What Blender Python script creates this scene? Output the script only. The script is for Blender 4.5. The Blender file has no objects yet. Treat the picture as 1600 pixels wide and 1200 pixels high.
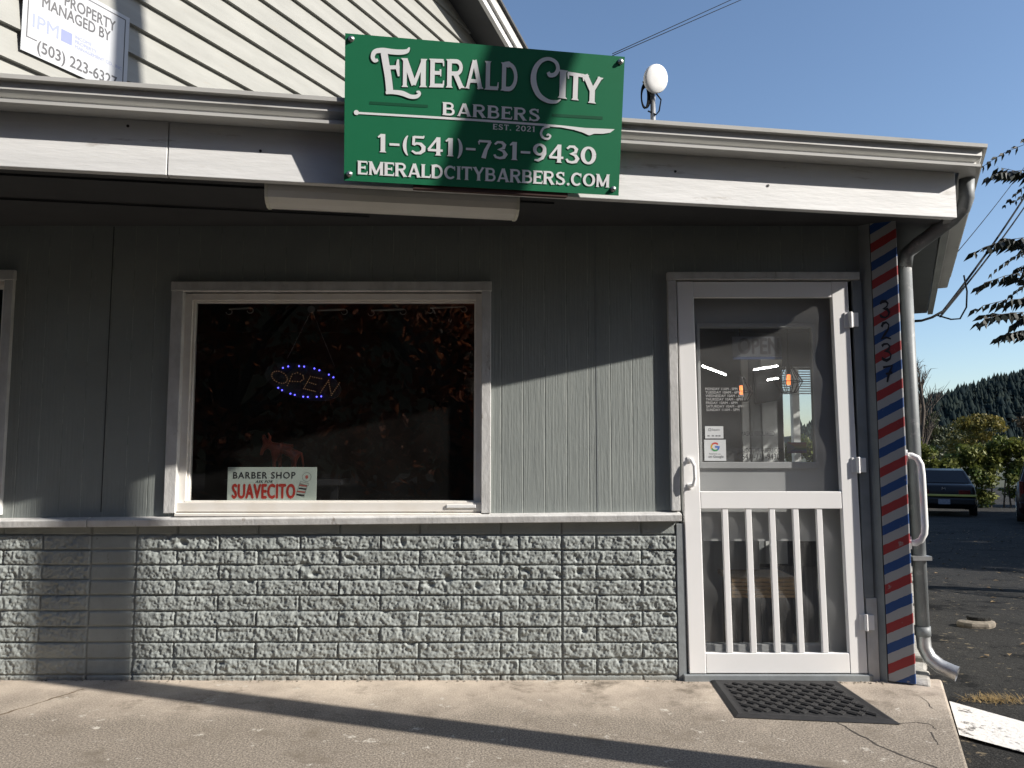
import bpy, bmesh, math, random
import numpy as np
from mathutils import Vector, Matrix
R = math.radians
random.seed(7); rng = np.random.default_rng(11)
SC = bpy.context.scene
COL = SC.collection

# ------------------------------------------------------------------ camera, sky, sun, exposure
CAM = Vector((0, -4.1, 1.18)); PITCH = R(5.0); FPX = 1200.0
cd = bpy.data.cameras.new('camera'); cam = bpy.data.objects.new('camera', cd); COL.objects.link(cam)
cam.location = CAM; cam.rotation_euler = (R(90) + PITCH, 0, 0)
cd.sensor_width = 36; cd.lens = 27.0; cd.clip_start = .05; cd.clip_end = 9000
SC.camera = cam
SUN_AZ, SUN_EL = R(70.5), R(31.5)          # azimuth from the shop wall's normal towards +x
SUN = Vector((math.sin(SUN_AZ)*math.cos(SUN_EL), -math.cos(SUN_AZ)*math.cos(SUN_EL), math.sin(SUN_EL)))
w = bpy.data.worlds.new("World"); SC.world = w; w.use_nodes = True
nt = w.node_tree; sky = nt.nodes.new('ShaderNodeTexSky'); sky.sky_type = 'NISHITA'
sky.sun_disc = False; sky.sun_elevation = SUN_EL; sky.sun_rotation = math.pi - SUN_AZ
sky.altitude = 100; sky.air_density = 1.0; sky.dust_density = .7; sky.ozone_density = 2.6
bg = nt.nodes['Background']; bg.inputs[1].default_value = .103
nt.links.new(sky.outputs[0], bg.inputs[0])
sl = bpy.data.lights.new('sun', 'SUN'); sl.energy = 5.0; sl.angle = R(.53); sl.color = (1, .945, .87)
so = bpy.data.objects.new('sun', sl); COL.objects.link(so); so.rotation_euler = SUN.to_track_quat('Z', 'Y').to_euler(); so.location = (20, -8, 18)
SC.view_settings.view_transform = 'Standard'; SC.view_settings.look = 'None'
SC.view_settings.exposure = .70; SC.view_settings.gamma = 1
SC.cycles.max_bounces = 8; SC.cycles.transparent_max_bounces = 24

# ------------------------------------------------------------------ measuring helpers (pixel of the photo -> point on a real plane)
def ray(px, py):
    a = (px-800)/FPX; b = (600-py)/FPX; c, s = math.cos(PITCH), math.sin(PITCH)
    return Vector((a, c-b*s, s+b*c))
def W(px, py, y=0.0):
    r = ray(px, py); return CAM + r*((y-CAM.y)/r.y)
def WZ(px, py, z=0.0):
    r = ray(px, py); return CAM + r*((z-CAM.z)/r.z)
def WP(px, py, p, n):
    r = ray(px, py); return CAM + r*((Vector(p)-CAM).dot(n)/r.dot(n))

# ------------------------------------------------------------------ materials
MATS = {}
def mat(name, col, rough=.6, metal=0, col2=None, scale=8, contrast=(.35, .65), bump=0, bscale=60, bdist=.004, spec=.5, stretch=None, detail=6, emit=None, estr=0, col3=None, scale3=2, c3=(.55, .7), coat=0):
    m = bpy.data.materials.new(name); m.use_nodes = True; n = m.node_tree.nodes; l = m.node_tree.links
    p = n['Principled BSDF']; p.inputs['Base Color'].default_value = (*col, 1); p.inputs['Roughness'].default_value = rough
    p.inputs['Metallic'].default_value = metal; p.inputs['Specular IOR Level'].default_value = spec
    if coat: p.inputs['Coat Weight'].default_value = coat; p.inputs['Coat Roughness'].default_value = .08
    tc = n.new('ShaderNodeTexCoord'); vec = tc.outputs['Object']
    if stretch:
        mp = n.new('ShaderNodeMapping'); mp.inputs['Scale'].default_value = stretch; l.new(vec, mp.inputs[0]); vec = mp.outputs[0]
    cur = None
    def noise(sc, det=detail, ro=.6):
        t = n.new('ShaderNodeTexNoise'); t.inputs['Scale'].default_value = sc; t.inputs['Detail'].default_value = det; t.inputs['Roughness'].default_value = ro
        l.new(vec, t.inputs['Vector']); return t.outputs['Fac']
    def ramp(src, a, b):
        r = n.new('ShaderNodeMapRange'); r.inputs[1].default_value = a; r.inputs[2].default_value = b; l.new(src, r.inputs[0]); return r.outputs[0]
    if col2:
        mx = n.new('ShaderNodeMix'); mx.data_type = 'RGBA'; l.new(ramp(noise(scale), *contrast), mx.inputs[0])
        mx.inputs[6].default_value = (*col, 1); mx.inputs[7].default_value = (*col2, 1); cur = mx.outputs[2]
        if col3:
            m3 = n.new('ShaderNodeMix'); m3.data_type = 'RGBA'; l.new(ramp(noise(scale3, 8, .7), *c3), m3.inputs[0])
            l.new(cur, m3.inputs[6]); m3.inputs[7].default_value = (*col3, 1); cur = m3.outputs[2]
        l.new(cur, p.inputs['Base Color'])
    if bump:
        b = n.new('ShaderNodeBump'); b.inputs['Strength'].default_value = bump; b.inputs['Distance'].default_value = bdist
        l.new(noise(bscale), b.inputs['Height']); l.new(b.outputs[0], p.inputs['Normal'])
    if emit:
        p.inputs['Emission Color'].default_value = (*emit, 1); p.inputs['Emission Strength'].default_value = estr
    MATS[name] = m; return m
def glass_mat(name, refl=1.0, tint=(1, 1, 1), wav=0, dirt=.0):
    m = bpy.data.materials.new(name); m.use_nodes = True; n = m.node_tree.nodes; l = m.node_tree.links
    n.clear(); o = n.new('ShaderNodeOutputMaterial'); g = n.new('ShaderNodeBsdfGlossy'); g.inputs['Roughness'].default_value = .004
    t = n.new('ShaderNodeBsdfTransparent'); t.inputs[0].default_value = (*tint, 1)
    f = n.new('ShaderNodeFresnel'); f.inputs[0].default_value = 1.5
    mu = n.new('ShaderNodeMath'); mu.operation = 'MULTIPLY'; mu.inputs[1].default_value = refl; mu.use_clamp = True
    ge = n.new('ShaderNodeNewGeometry'); bf = n.new('ShaderNodeMath'); bf.operation = 'SUBTRACT'; bf.inputs[0].default_value = 1; l.new(ge.outputs['Backfacing'], bf.inputs[1]); m0 = n.new('ShaderNodeMath'); m0.operation = 'MULTIPLY'; l.new(f.outputs[0], m0.inputs[0]); l.new(bf.outputs[0], m0.inputs[1])
    l.new(m0.outputs[0], mu.inputs[0]); mx = n.new('ShaderNodeMixShader'); l.new(mu.outputs[0], mx.inputs[0]); l.new(t.outputs[0], mx.inputs[1]); l.new(g.outputs[0], mx.inputs[2])
    last = mx.outputs[0]
    if wav:
        tc = n.new('ShaderNodeTexCoord'); ns = n.new('ShaderNodeTexNoise'); ns.inputs['Scale'].default_value = 3; ns.inputs['Detail'].default_value = 1; l.new(tc.outputs['Object'], ns.inputs[0])
        b = n.new('ShaderNodeBump'); b.inputs['Strength'].default_value = wav; b.inputs['Distance'].default_value = .01; l.new(ns.outputs[0], b.inputs['Height']); l.new(b.outputs[0], g.inputs['Normal'])
    if dirt:
        d = n.new('ShaderNodeBsdfDiffuse'); d.inputs[0].default_value = (.55, .53, .5, 1); m2 = n.new('ShaderNodeMixShader')
        tc = n.new('ShaderNodeTexCoord'); ns = n.new('ShaderNodeTexNoise'); ns.inputs['Scale'].default_value = 5; ns.inputs['Detail'].default_value = 8; l.new(tc.outputs['Object'], ns.inputs[0])
        mm = n.new('ShaderNodeMath'); mm.operation = 'MULTIPLY'; mm.inputs[1].default_value = dirt; l.new(ns.outputs[0], mm.inputs[0])
        l.new(mm.outputs[0], m2.inputs[0]); l.new(last, m2.inputs[1]); l.new(d.outputs[0], m2.inputs[2]); last = m2.outputs[0]
    l.new(last, o.inputs[0]); MATS[name] = m; return m

M_white = mat('white_trim_paint', (.72, .715, .70), .55, col2=(.60, .595, .58), scale=9, bump=.5, bscale=35, bdist=.004, stretch=(1, 1, 3), col3=(.36, .345, .32), scale3=5, c3=(.66, .72))
M_fascia = mat('white_fascia_paint', (.70, .70, .69), .55, col2=(.62, .62, .61), scale=5, bump=.3, bscale=22, bdist=.006, stretch=(.35, .35, 2.2), col3=(.44, .42, .39), scale3=7, c3=(.60, .70))
M_casing = mat('grey_casing_paint', (.60, .595, .58), .6, col2=(.47, .465, .45), scale=14, bump=.6, bscale=60, bdist=.004, stretch=(1, 1, .5), col3=(.28, .25, .22), scale3=9, c3=(.64, .7))
M_vinyl = mat('white_vinyl', (.80, .80, .79), .32, col2=(.74, .735, .72), scale=3, contrast=(.3, .8))
M_door = mat('white_door_vinyl', (.88, .87, .86), .30, col2=(.83, .82, .80), scale=2.5, contrast=(.3, .8))
M_frame = mat('window_frame_vinyl', (.78, .75, .70), .4, col2=(.68, .63, .55), scale=6, contrast=(.45, .8))
M_gutter = mat('gutter_enamel', (.58, .575, .55), .42, col2=(.49, .485, .46), scale=4, contrast=(.35, .7), stretch=(.3, .3, 3), col3=(.30, .285, .25), scale3=7, c3=(.58, .70))
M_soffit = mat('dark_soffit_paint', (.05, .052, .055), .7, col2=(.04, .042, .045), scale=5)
M_jamb = mat('grey_jamb_paint', (.24, .26, .27), .6, col2=(.19, .205, .21), scale=6, bump=.3, bscale=50)
M_pipe = mat('grey_pipe_paint', (.19, .205, .21), .55, .05, col2=(.145, .155, .16), scale=7, col3=(.34, .34, .33), scale3=12)
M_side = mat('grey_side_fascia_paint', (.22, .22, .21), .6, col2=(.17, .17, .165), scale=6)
M_galv = mat('galvanised_metal', (.36, .37, .37), .42, .75, col2=(.5, .5, .5), scale=14, bump=.1, bscale=30, col3=(.25, .25, .25), scale3=5)
M_green = mat('green_sign_enamel', (.010, .155, .068), .42, col2=(.011, .165, .074), scale=3, coat=.15)
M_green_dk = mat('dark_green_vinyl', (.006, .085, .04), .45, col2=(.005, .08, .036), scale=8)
M_letter = mat('white_letter_vinyl', (.80, .81, .81), .4, col2=(.77, .78, .78), scale=8)
M_redwood = mat('red_brown_board', (.06, .025, .018), .7, col2=(.04, .016, .012), scale=12, stretch=(.2, 1, 1))
M_black = mat('black_plastic', (.012, .012, .014), .45, col2=(.02, .02, .022), scale=20)
M_cable = mat('black_cable', (.008, .008, .009), .8, col2=(.012, .012, .012), scale=30, spec=.1)
M_rubber = mat('black_rubber', (.016, .016, .017), .62, col2=(.026, .025, .025), scale=25, bump=.2, bscale=180, bdist=.002, col3=(.06, .055, .05), scale3=14, c3=(.66, .8))
M_dish = mat('white_radome', (.82, .82, .81), .35, col2=(.78, .78, .77), scale=5)
M_shingle = mat('roofing_felt', (.10, .10, .10), .9, col2=(.07, .07, .07), scale=30, bump=.5, bscale=150)
M_dark = mat('unlit_room_black', (.016, .016, .018), .8, col2=(.02, .02, .022), scale=3)  # near-black colour stands in for the darkness of the unlit room
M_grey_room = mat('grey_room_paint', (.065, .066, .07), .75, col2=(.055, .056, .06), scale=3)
M_white_room = mat('white_room_panel', (.78, .78, .76), .6, col2=(.74, .74, .72), scale=3)
M_entry = mat('grey_entry_door_paint', (.33, .34, .34), .5, col2=(.29, .30, .30), scale=3)
M_wood = mat('slat_bench_wood', (.42, .27, .12), .5, col2=(.30, .18, .08), scale=10, stretch=(.3, 1, 1))
M_bulb = mat('lit_filament_bulb', (.9, .4, .15), .3, emit=(1, .22, .06), estr=1.6)
M_tube = mat('lit_led_tube', (.9, .9, .9), .3, emit=(1, .97, .92), estr=38)
M_blue_led = mat('lit_blue_led', (.2, .2, 1), .3, emit=(.10, .09, 1), estr=3.2)
M_amber_led = mat('lit_amber_led', (1, .6, .3), .3, emit=(1, .50, .22), estr=.16)
M_tin = mat('pale_tin_sign', (.56, .62, .56), .4, col2=(.49, .55, .49), scale=4)
M_ink = mat('black_ink', (.012, .012, .018), .5, col2=(.02, .02, .024), scale=10)
M_red_ink = mat('red_ink', (.48, .035, .02), .5, col2=(.42, .03, .02), scale=10)
M_pale_ink = mat('pale_vinyl_text', (.55, .55, .54), .5, col2=(.5, .5, .5), scale=10)
M_paper = mat('white_sticker_paper', (.68, .70, .71), .5, col2=(.64, .66, .67), scale=6)
M_clay = mat('red_brown_glaze', (.50, .10, .05), .28, col2=(.22, .04, .022), scale=22, bump=.6, bscale=40, bdist=.01)
M_bolt = mat('zinc_bolt', (.5, .5, .5), .35, .9, col2=(.4, .4, .4), scale=40)
M_timber = mat('weathered_pole_timber', (.13, .10, .075), .85, col2=(.08, .06, .045), scale=14, stretch=(4, 4, .2), bump=.6, bscale=20)
M_bark = mat('tree_bark', (.10, .08, .06), .9, col2=(.06, .045, .035), scale=12, stretch=(3, 3, .5), bump=.7, bscale=25, bdist=.02)
M_glass = glass_mat('window_glass', 2.1, (.94, .95, .95), dirt=.012)
M_dglass = glass_mat('door_glass', 1.6, (.95, .96, .96), wav=.03, dirt=.02)
M_rubble = mat('crumbled_mortar', (.42, .40, .36), .9, col2=(.25, .235, .21), scale=18, bump=.8, bscale=40, bdist=.01)
M_stone = mat('flat_stone', (.27, .23, .18), .85, col2=(.15, .13, .10), scale=16, bump=.6, bscale=40, bdist=.01)
def foliage(name, c1, c2, scale=1.5, tr=.25):
    m = mat(name, c1, .55, col2=c2, scale=scale, contrast=(.4, .6), spec=.25)
    n = m.node_tree.nodes; l = m.node_tree.links; p = n['Principled BSDF']; o = n['Material Output']
    t = n.new('ShaderNodeBsdfTranslucent'); mx = n.new('ShaderNodeMixShader'); mx.inputs[0].default_value = tr
    src = p.inputs['Base Color'].links[0].from_socket; l.new(src, t.inputs[0]); l.new(p.outputs[0], mx.inputs[1]); l.new(t.outputs[0], mx.inputs[2]); l.new(mx.outputs[0], o.inputs[0]); return m
M_leaf_dark = foliage('dark_green_leaf', (.008, .012, .008), (.012, .017, .010), tr=.03)
M_leaf_ivy = foliage('ivy_leaf', (.06, .09, .022), (.16, .17, .04), 1.6)
M_leaf_yel = foliage('yellow_autumn_leaf', (.20, .155, .03), (.11, .105, .028), .9)
M_leaf_olive = foliage('olive_leaf', (.065, .072, .028), (.04, .05, .022), .8, tr=.15)
M_leaf_brn = foliage('brown_leaf', (.10, .062, .032), (.05, .042, .022), .8, tr=.15)
M_leaf_red = foliage('russet_leaf', (.36, .11, .045), (.22, .085, .04), .8, tr=.5)
M_conifer = mat('conifer_needles', (.009, .016, .018), .85, col2=(.020, .028, .024), scale=.03, contrast=(.42, .58), spec=.05, detail=8)

# concrete, asphalt, wall and brick paints get richer node set-ups
def rich(name, build):
    m = bpy.data.materials.new(name); m.use_nodes = True; n = m.node_tree.nodes; l = m.node_tree.links; p = n['Principled BSDF']
    tc = n.new('ShaderNodeTexCoord')
    def noise(sc, det=4, ro=.6, stretch=None):
        v = tc.outputs['Object']
        if stretch: mp = n.new('ShaderNodeMapping'); mp.inputs['Scale'].default_value = stretch; l.new(v, mp.inputs[0]); v = mp.outputs[0]
        t = n.new('ShaderNodeTexNoise'); t.inputs['Scale'].default_value = sc; t.inputs['Detail'].default_value = det; t.inputs['Roughness'].default_value = ro; l.new(v, t.inputs['Vector']); return t.outputs['Fac']
    def vor(sc, feat='F1', out='Distance'):
        t = n.new('ShaderNodeTexVoronoi'); t.feature = feat; t.inputs['Scale'].default_value = sc; l.new(tc.outputs['Object'], t.inputs['Vector']); return t.outputs[out]
    def rng_(s, a, b, c=0., d=1.):
        r = n.new('ShaderNodeMapRange'); r.inputs[1].default_value = a; r.inputs[2].default_value = b; r.inputs[3].default_value = c; r.inputs[4].default_value = d; l.new(s, r.inputs[0]); return r.outputs[0]
    def mix(f, a, b, mode='MIX'):
        x = n.new('ShaderNodeMix'); x.data_type = 'RGBA'; x.blend_type = mode
        (l.new(f, x.inputs[0]) if not isinstance(f, float) else setattr(x.inputs[0], 'default_value', f))
        for s, k in ((a, 6), (b, 7)):
            (l.new(s, x.inputs[k]) if not isinstance(s, tuple) else setattr(x.inputs[k], 'default_value', (*s, 1)))
        return x.outputs[2]
    def math_(op, a, b=None):
        x = n.new('ShaderNodeMath'); x.operation = op
        for s, k in ((a, 0), (b, 1)):
            if s is None: continue
            (l.new(s, x.inputs[k]) if not isinstance(s, (int, float)) else setattr(x.inputs[k], 'default_value', s))
        return x.outputs[0]
    def sep():
        s = n.new('ShaderNodeSeparateXYZ'); l.new(tc.outputs['Object'], s.inputs[0]); return s.outputs
    def bump(h, st, d):
        b = n.new('ShaderNodeBump'); b.inputs['Strength'].default_value = st; b.inputs['Distance'].default_value = d; l.new(h, b.inputs['Height']); l.new(b.outputs[0], p.inputs['Normal'])
    build(dict(p=p, n=n, l=l, noise=noise, vor=vor, rng=rng_, mix=mix, math=math_, sep=sep, bump=bump))
    MATS[name] = m; return m
def b_concrete(k):
    p, l = k['p'], k['l']; p.inputs['Roughness'].default_value = .85
    base = k['mix'](k['rng'](k['noise'](1.8, 7, .65), .42, .58), (.60, .51, .41), (.43, .36, .29))
    dist = k['math']('ADD', k['sep']()[1], k['math']('MULTIPLY', k['noise'](2.6, 6, .65), 1.1))
    wear = k['rng'](dist, -.10, .46)      # trodden smooth cream near the wall, worn aggregate further out
    grit = k['mix'](k['rng'](k['noise'](120, 3, .85), .42, .62), (.08, .066, .052), (.52, .45, .36))
    far = k['mix'](.62, k['mix'](.78, base, (.11, .09, .07)), grit)
    c = k['mix'](wear, far, k['mix'](.20, base, grit))
    c = k['mix'](k['rng'](k['noise'](75, 3, .6), .68, .73), c, (.60, .55, .47))
    c = k['mix'](k['rng'](k['noise'](3.2, 9, .74), .54, .66), c, (.17, .14, .105))
    c = k['mix'](k['rng'](k['noise'](8, 9, .78), .60, .64), c, (.54, .50, .43))
    l.new(c, p.inputs['Base Color'])
    k['bump'](k['math']('ADD', k['noise'](130, 3, .75), k['math']('MULTIPLY', k['noise'](14, 5), 1.2)), .65, .005)
M_concrete = rich('aggregate_concrete', b_concrete)
def b_asphalt(k):
    p, l = k['p'], k['l']; p.inputs['Roughness'].default_value = .95; p.inputs['Specular IOR Level'].default_value = .12
    c = k['mix'](k['rng'](k['noise'](1.1, 7), .35, .65), (.021, .021, .0205), (.033, .032, .030))
    c = k['mix'](k['rng'](k['noise'](110, 3, .7), .5, .68), c, (.075, .072, .066))
    c = k['mix'](k['rng'](k['noise'](1.6, 9, .75), .54, .60), c, (.013, .013, .013))
    c = k['mix'](k['rng'](k['noise'](16, 5, .6), .64, .67), c, (.17, .14, .095))
    l.new(c, p.inputs['Base Color']); k['bump'](k['math']('ADD', k['noise'](90, 4, .7), k['math']('MULTIPLY', k['noise'](9, 5), 2.)), .9, .012)
M_asphalt = rich('worn_asphalt', b_asphalt)
def b_lane(k):
    p, l = k['p'], k['l']; p.inputs['Roughness'].default_value = .75
    c = k['mix'](k['rng'](k['noise'](6, 9, .75), .525, .575), (.70, .68, .64), (.085, .08, .072))
    c = k['mix'](k['rng'](k['noise'](60, 4), .6, .7), c, (.5, .47, .42))
    l.new(c, p.inputs['Base Color']); k['bump'](k['noise'](40, 5), .7, .01)
M_lane = rich('worn_white_road_paint', b_lane)
def b_wall(k):
    p, l = k['p'], k['l']; p.inputs['Roughness'].default_value = .62
    c = k['mix'](k['rng'](k['noise'](3, 5), .35, .65), (.258, .280, .266), (.225, .245, .234))
    c = k['mix'](k['rng'](k['noise'](30, 6, .7, (1, 1, .12)), .62, .75), c, (.36, .375, .35))
    x = k['sep']()[0]; fr = k['math']('FRACT', k['math']('MULTIPLY', x, 1/.117))
    groove = k['rng'](k['math']('ABSOLUTE', k['math']('SUBTRACT', fr, .5)), .0, .03)
    c = k['mix'](groove, k['mix'](k['rng'](k['noise'](9, 4), .45, .6), (.33, .35, .32), (.17, .19, .175)), c)
    l.new(c, p.inputs['Base Color'])
    comb = k['noise'](90, 2, .5, (1, 1, .035)); grain = k['noise'](60, 4, .6, (1, 1, .3))
    k['bump'](k['math']('ADD', k['math']('ADD', k['math']('MULTIPLY', comb, 1.0), k['math']('MULTIPLY', grain, .6)), k['math']('MULTIPLY', groove, .7)), .55, .004)
M_wall = rich('combed_green_grey_siding', b_wall)
def b_brick(k):
    p, l = k['p'], k['l']; p.inputs['Roughness'].default_value = .6
    c = k['mix'](k['rng'](k['noise'](6, 5), .35, .65), (.295, .318, .305), (.245, .265, .255))
    c = k['mix'](k['rng'](k['noise'](45, 6, .7), .64, .74), c, (.15, .155, .145))
    c = k['mix'](k['rng'](k['math']('ADD', k['sep']()[2], k['math']('MULTIPLY', k['noise'](7, 5), .12)), .04, .09), (.20, .19, .165), c)
    l.new(c, p.inputs['Base Color']); k['bump'](k['noise'](120, 4, .65), .5, .004)
M_brick = rich('painted_split_face_block', b_brick)
def b_lap(k):
    p, l = k['p'], k['l']; p.inputs['Roughness'].default_value = .6
    c = k['mix'](k['rng'](k['noise'](2.5, 6, .6, (1, 1, 5)), .35, .65), (.295, .295, .27), (.25, .25, .228))
    c = k['mix'](k['rng'](k['noise'](12, 8, .7, (.5, .5, 3)), .62, .72), c, (.27, .25, .21))
    l.new(c, p.inputs['Base Color']); k['bump'](k['noise'](14, 6, .6, (.4, .4, 4)), .35, .006)
M_lap = rich('cream_lap_siding', b_lap)
def b_stripe(k):
    p, l, n = k['p'], k['l'], k['n']; p.inputs['Roughness'].default_value = .6
    s = k['sep']()           # local x runs along the face, z up
    ph = k['math']('FRACT', k['math']('DIVIDE', k['math']('ADD', k['math']('SUBTRACT', s[2], k['math']('MULTIPLY', s[0], .55)), k['math']('ADD', k['math']('MULTIPLY', k['noise'](25, 3), .008), 9.955)), .2))
    rp = n.new('ShaderNodeValToRGB'); rp.color_ramp.interpolation = 'CONSTANT'; e = rp.color_ramp.elements
    cols = [(.31, .030, .032), (.35, .353, .36), (.016, .062, .21), (.35, .353, .36)]
    e[0].position = 0; e[0].color = (*cols[0], 1); e[1].position = .25; e[1].color = (*cols[1], 1)
    for q in (2, 3): x = e.new(q*.25); x.color = (*cols[q], 1)
    l.new(ph, rp.inputs[0])
    c = k['mix'](k['rng'](k['noise'](18, 7, .7), .62, .70), rp.outputs[0], (.30, .28, .27))
    l.new(c, p.inputs['Base Color']); k['bump'](k['noise'](40, 5, .6, (1, 1, .3)), .4, .004)
M_stripe = rich('barber_stripe_paint', b_stripe)
def b_screen(k):
    p, l, n = k['p'], k['l'], k['n']; o = n['Material Output']
    p.inputs['Base Color'].default_value = (.38, .38, .375, 1); p.inputs['Roughness'].default_value = .7
    t = n.new('ShaderNodeBsdfTransparent'); mx = n.new('ShaderNodeMixShader'); mx.inputs[0].default_value = .12
    l.new(t.outputs[0], mx.inputs[1]); l.new(p.outputs[0], mx.inputs[2]); l.new(mx.outputs[0], o.inputs[0])
M_screen = rich('insect_screen_mesh', b_screen)

# ------------------------------------------------------------------ mesh helpers
class MB:
    def __init__(s): s.v = []; s.f = []
    def add(s, vs, fs):
        o = len(s.v); s.v += [tuple(v) for v in vs]; s.f += [tuple(i+o for i in f) for f in fs]
    def box(s, a, b):
        x0, y0, z0 = a; x1, y1, z1 = b
        s.add([(x0,y0,z0),(x1,y0,z0),(x1,y1,z0),(x0,y1,z0),(x0,y0,z1),(x1,y0,z1),(x1,y1,z1),(x0,y1,z1)],
              [(0,3,2,1),(4,5,6,7),(0,1,5,4),(1,2,6,5),(2,3,7,6),(3,0,4,7)])
    def obox(s, o, ax, ay, az):       # origin corner + three edge vectors
        o = Vector(o); P = [o, o+ax, o+ax+ay, o+ay]; s.add([*P, *[p+az for p in P]], [(0,3,2,1),(4,5,6,7),(0,1,5,4),(1,2,6,5),(2,3,7,6),(3,0,4,7)])
    def prism(s, poly, d):            # polygon (3-D points) extruded by vector d
        n = len(poly); d = Vector(d); P = [Vector(p) for p in poly]
        s.add([*P, *[p+d for p in P]], [tuple(range(n))[::-1], tuple(range(n, 2*n)), *[(i, (i+1) % n, n+(i+1) % n, n+i) for i in range(n)]])
    def tube(s, pts, r, n=10, cap=True):
        pts = [Vector(p) for p in pts]; rs = r if isinstance(r, (list, tuple)) else [r]*len(pts); o = len(s.v); up = None
        for i, p in enumerate(pts):
            d = (pts[min(i+1, len(pts)-1)] - pts[max(i-1, 0)]).normalized()
            if up is None: up = Vector((0, 0, 1)) if abs(d.z) < .9 else Vector((1, 0, 0))
            a = d.cross(up).normalized(); b = a.cross(d).normalized(); up = b
            for k in range(n):
                t = 2*math.pi*k/n; s.v.append(tuple(p + (a*math.cos(t)+b*math.sin(t))*rs[i]))
        for i in range(len(pts)-1):
            for k in range(n):
                s.f.append((o+i*n+k, o+i*n+(k+1) % n, o+(i+1)*n+(k+1) % n, o+(i+1)*n+k))
        if cap: s.f.append(tuple(o+k for k in range(n))[::-1]); s.f.append(tuple(o+(len(pts)-1)*n+k for k in range(n)))
    def sphere(s, c, r, nu=10, nv=6):
        c = Vector(c); rr = r if isinstance(r, (tuple, list)) else (r, r, r); o = len(s.v)
        for j in range(nv+1):
            t = math.pi*j/nv
            for i in range(nu):
                a = 2*math.pi*i/nu; s.v.append((c.x+rr[0]*math.sin(t)*math.cos(a), c.y+rr[1]*math.sin(t)*math.sin(a), c.z+rr[2]*math.cos(t)))
        for j in range(nv):
            for i in range(nu): s.f.append((o+j*nu+i, o+j*nu+(i+1) % nu, o+(j+1)*nu+(i+1) % nu, o+(j+1)*nu+i))
    def build(s, name, m, parent=None, smooth=False, bevel=0, org=None):
        me = bpy.data.meshes.new(name)
        vs = s.v if org is None else [(v[0]-org[0], v[1]-org[1], v[2]-org[2]) for v in s.v]
        me.from_pydata(vs, [], s.f); me.validate(); me.update()
        bm = bmesh.new(); bm.from_mesh(me); bmesh.ops.recalc_face_normals(bm, faces=bm.faces); bm.to_mesh(me); bm.free()
        me.materials.append(m)
        if smooth: me.polygons.foreach_set('use_smooth', [True]*len(me.polygons))
        o = bpy.data.objects.new(name, me); COL.objects.link(o)
        if parent: o.parent = parent
        if bevel:
            b = o.modifiers.new('bevel', 'BEVEL'); b.width = bevel; b.segments = 2; b.limit_method = 'ANGLE'; b.angle_limit = R(40)
            b.harden_normals = False
        return o
def tag(o, label=None, cat=None, group=None, kind=None):
    if label: o['label'] = label
    if cat: o['category'] = cat
    if group: o['group'] = group
    if kind: o['kind'] = kind
    return o
def empty(name, loc, label, cat, group=None, M=None):
    o = bpy.data.objects.new(name, None); COL.objects.link(o); o.empty_display_size = .1
    if M is not None: o.matrix_world = M
    else: o.location = loc
    return tag(o, label, cat, group)
def copy_tree(o, parent=None):
    c = o.copy(); COL.objects.link(c)
    if parent: c.parent = parent
    for ch in list(o.children): copy_tree(ch, c)
    return c
def np_mesh(name, V, F, m, parent=None, smooth=False):
    V = np.asarray(V, dtype=np.float32); F = np.asarray(F, dtype=np.int32); me = bpy.data.meshes.new(name)
    me.vertices.add(len(V)); me.vertices.foreach_set('co', V.ravel()); k = F.shape[1]
    me.loops.add(F.size); me.loops.foreach_set('vertex_index', F.ravel()); me.polygons.add(len(F))
    me.polygons.foreach_set('loop_start', np.arange(0, F.size, k, dtype=np.int32)); me.polygons.foreach_set('loop_total', np.full(len(F), k, dtype=np.int32))
    if smooth: me.polygons.foreach_set('use_smooth', np.ones(len(F), dtype=bool))
    me.update(calc_edges=True); me.materials.append(m); o = bpy.data.objects.new(name, me); COL.objects.link(o)
    if parent: o.parent = parent
    return o
def text_mb(txt, size=1, bold=0, sx=1, align='LEFT', spacing=1, line=1):
    c = bpy.data.curves.new('t', 'FONT'); c.body = txt; c.size = size; c.offset = bold; c.align_x = align; c.space_character = spacing; c.space_line = line; c.resolution_u = 3
    o = bpy.data.objects.new('t', c); COL.objects.link(o); dg = bpy.context.evaluated_depsgraph_get(); me = bpy.data.meshes.new_from_object(o.evaluated_get(dg))
    vs = [(v.co.x*sx, v.co.y, v.co.z) for v in me.vertices]; fs = [tuple(p.vertices) for p in me.polygons]
    bpy.data.objects.remove(o); bpy.data.curves.remove(c); bpy.data.meshes.remove(me); return vs, fs
def fit_text(mb, txt, x0, x1, y0, y1, z=0, bold=0, spacing=1, f=None):     # fits the capitals of a line into a box of the local xy plane
    vs, fs = text_mb(txt, 1, 0, spacing=spacing); xs = [v[0] for v in vs]; ys = [v[1] for v in vs]
    a, b, c, d = min(xs), max(xs), 0.0, max(ys); h = (y1-y0)*bold
    offs = [(0, 0)] if not bold else [(-h, 0), (h, 0), (0, h), (0, -h)]
    for i, (ox, oy) in enumerate(offs):
        out = [(x0+(v[0]-a)/(b-a)*(x1-x0)+ox, y0+(v[1]-c)/(d-c)*(y1-y0)+oy, z+i*.00006) for v in vs]
        mb.add([f(*p) for p in out] if f else out, fs)
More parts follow.
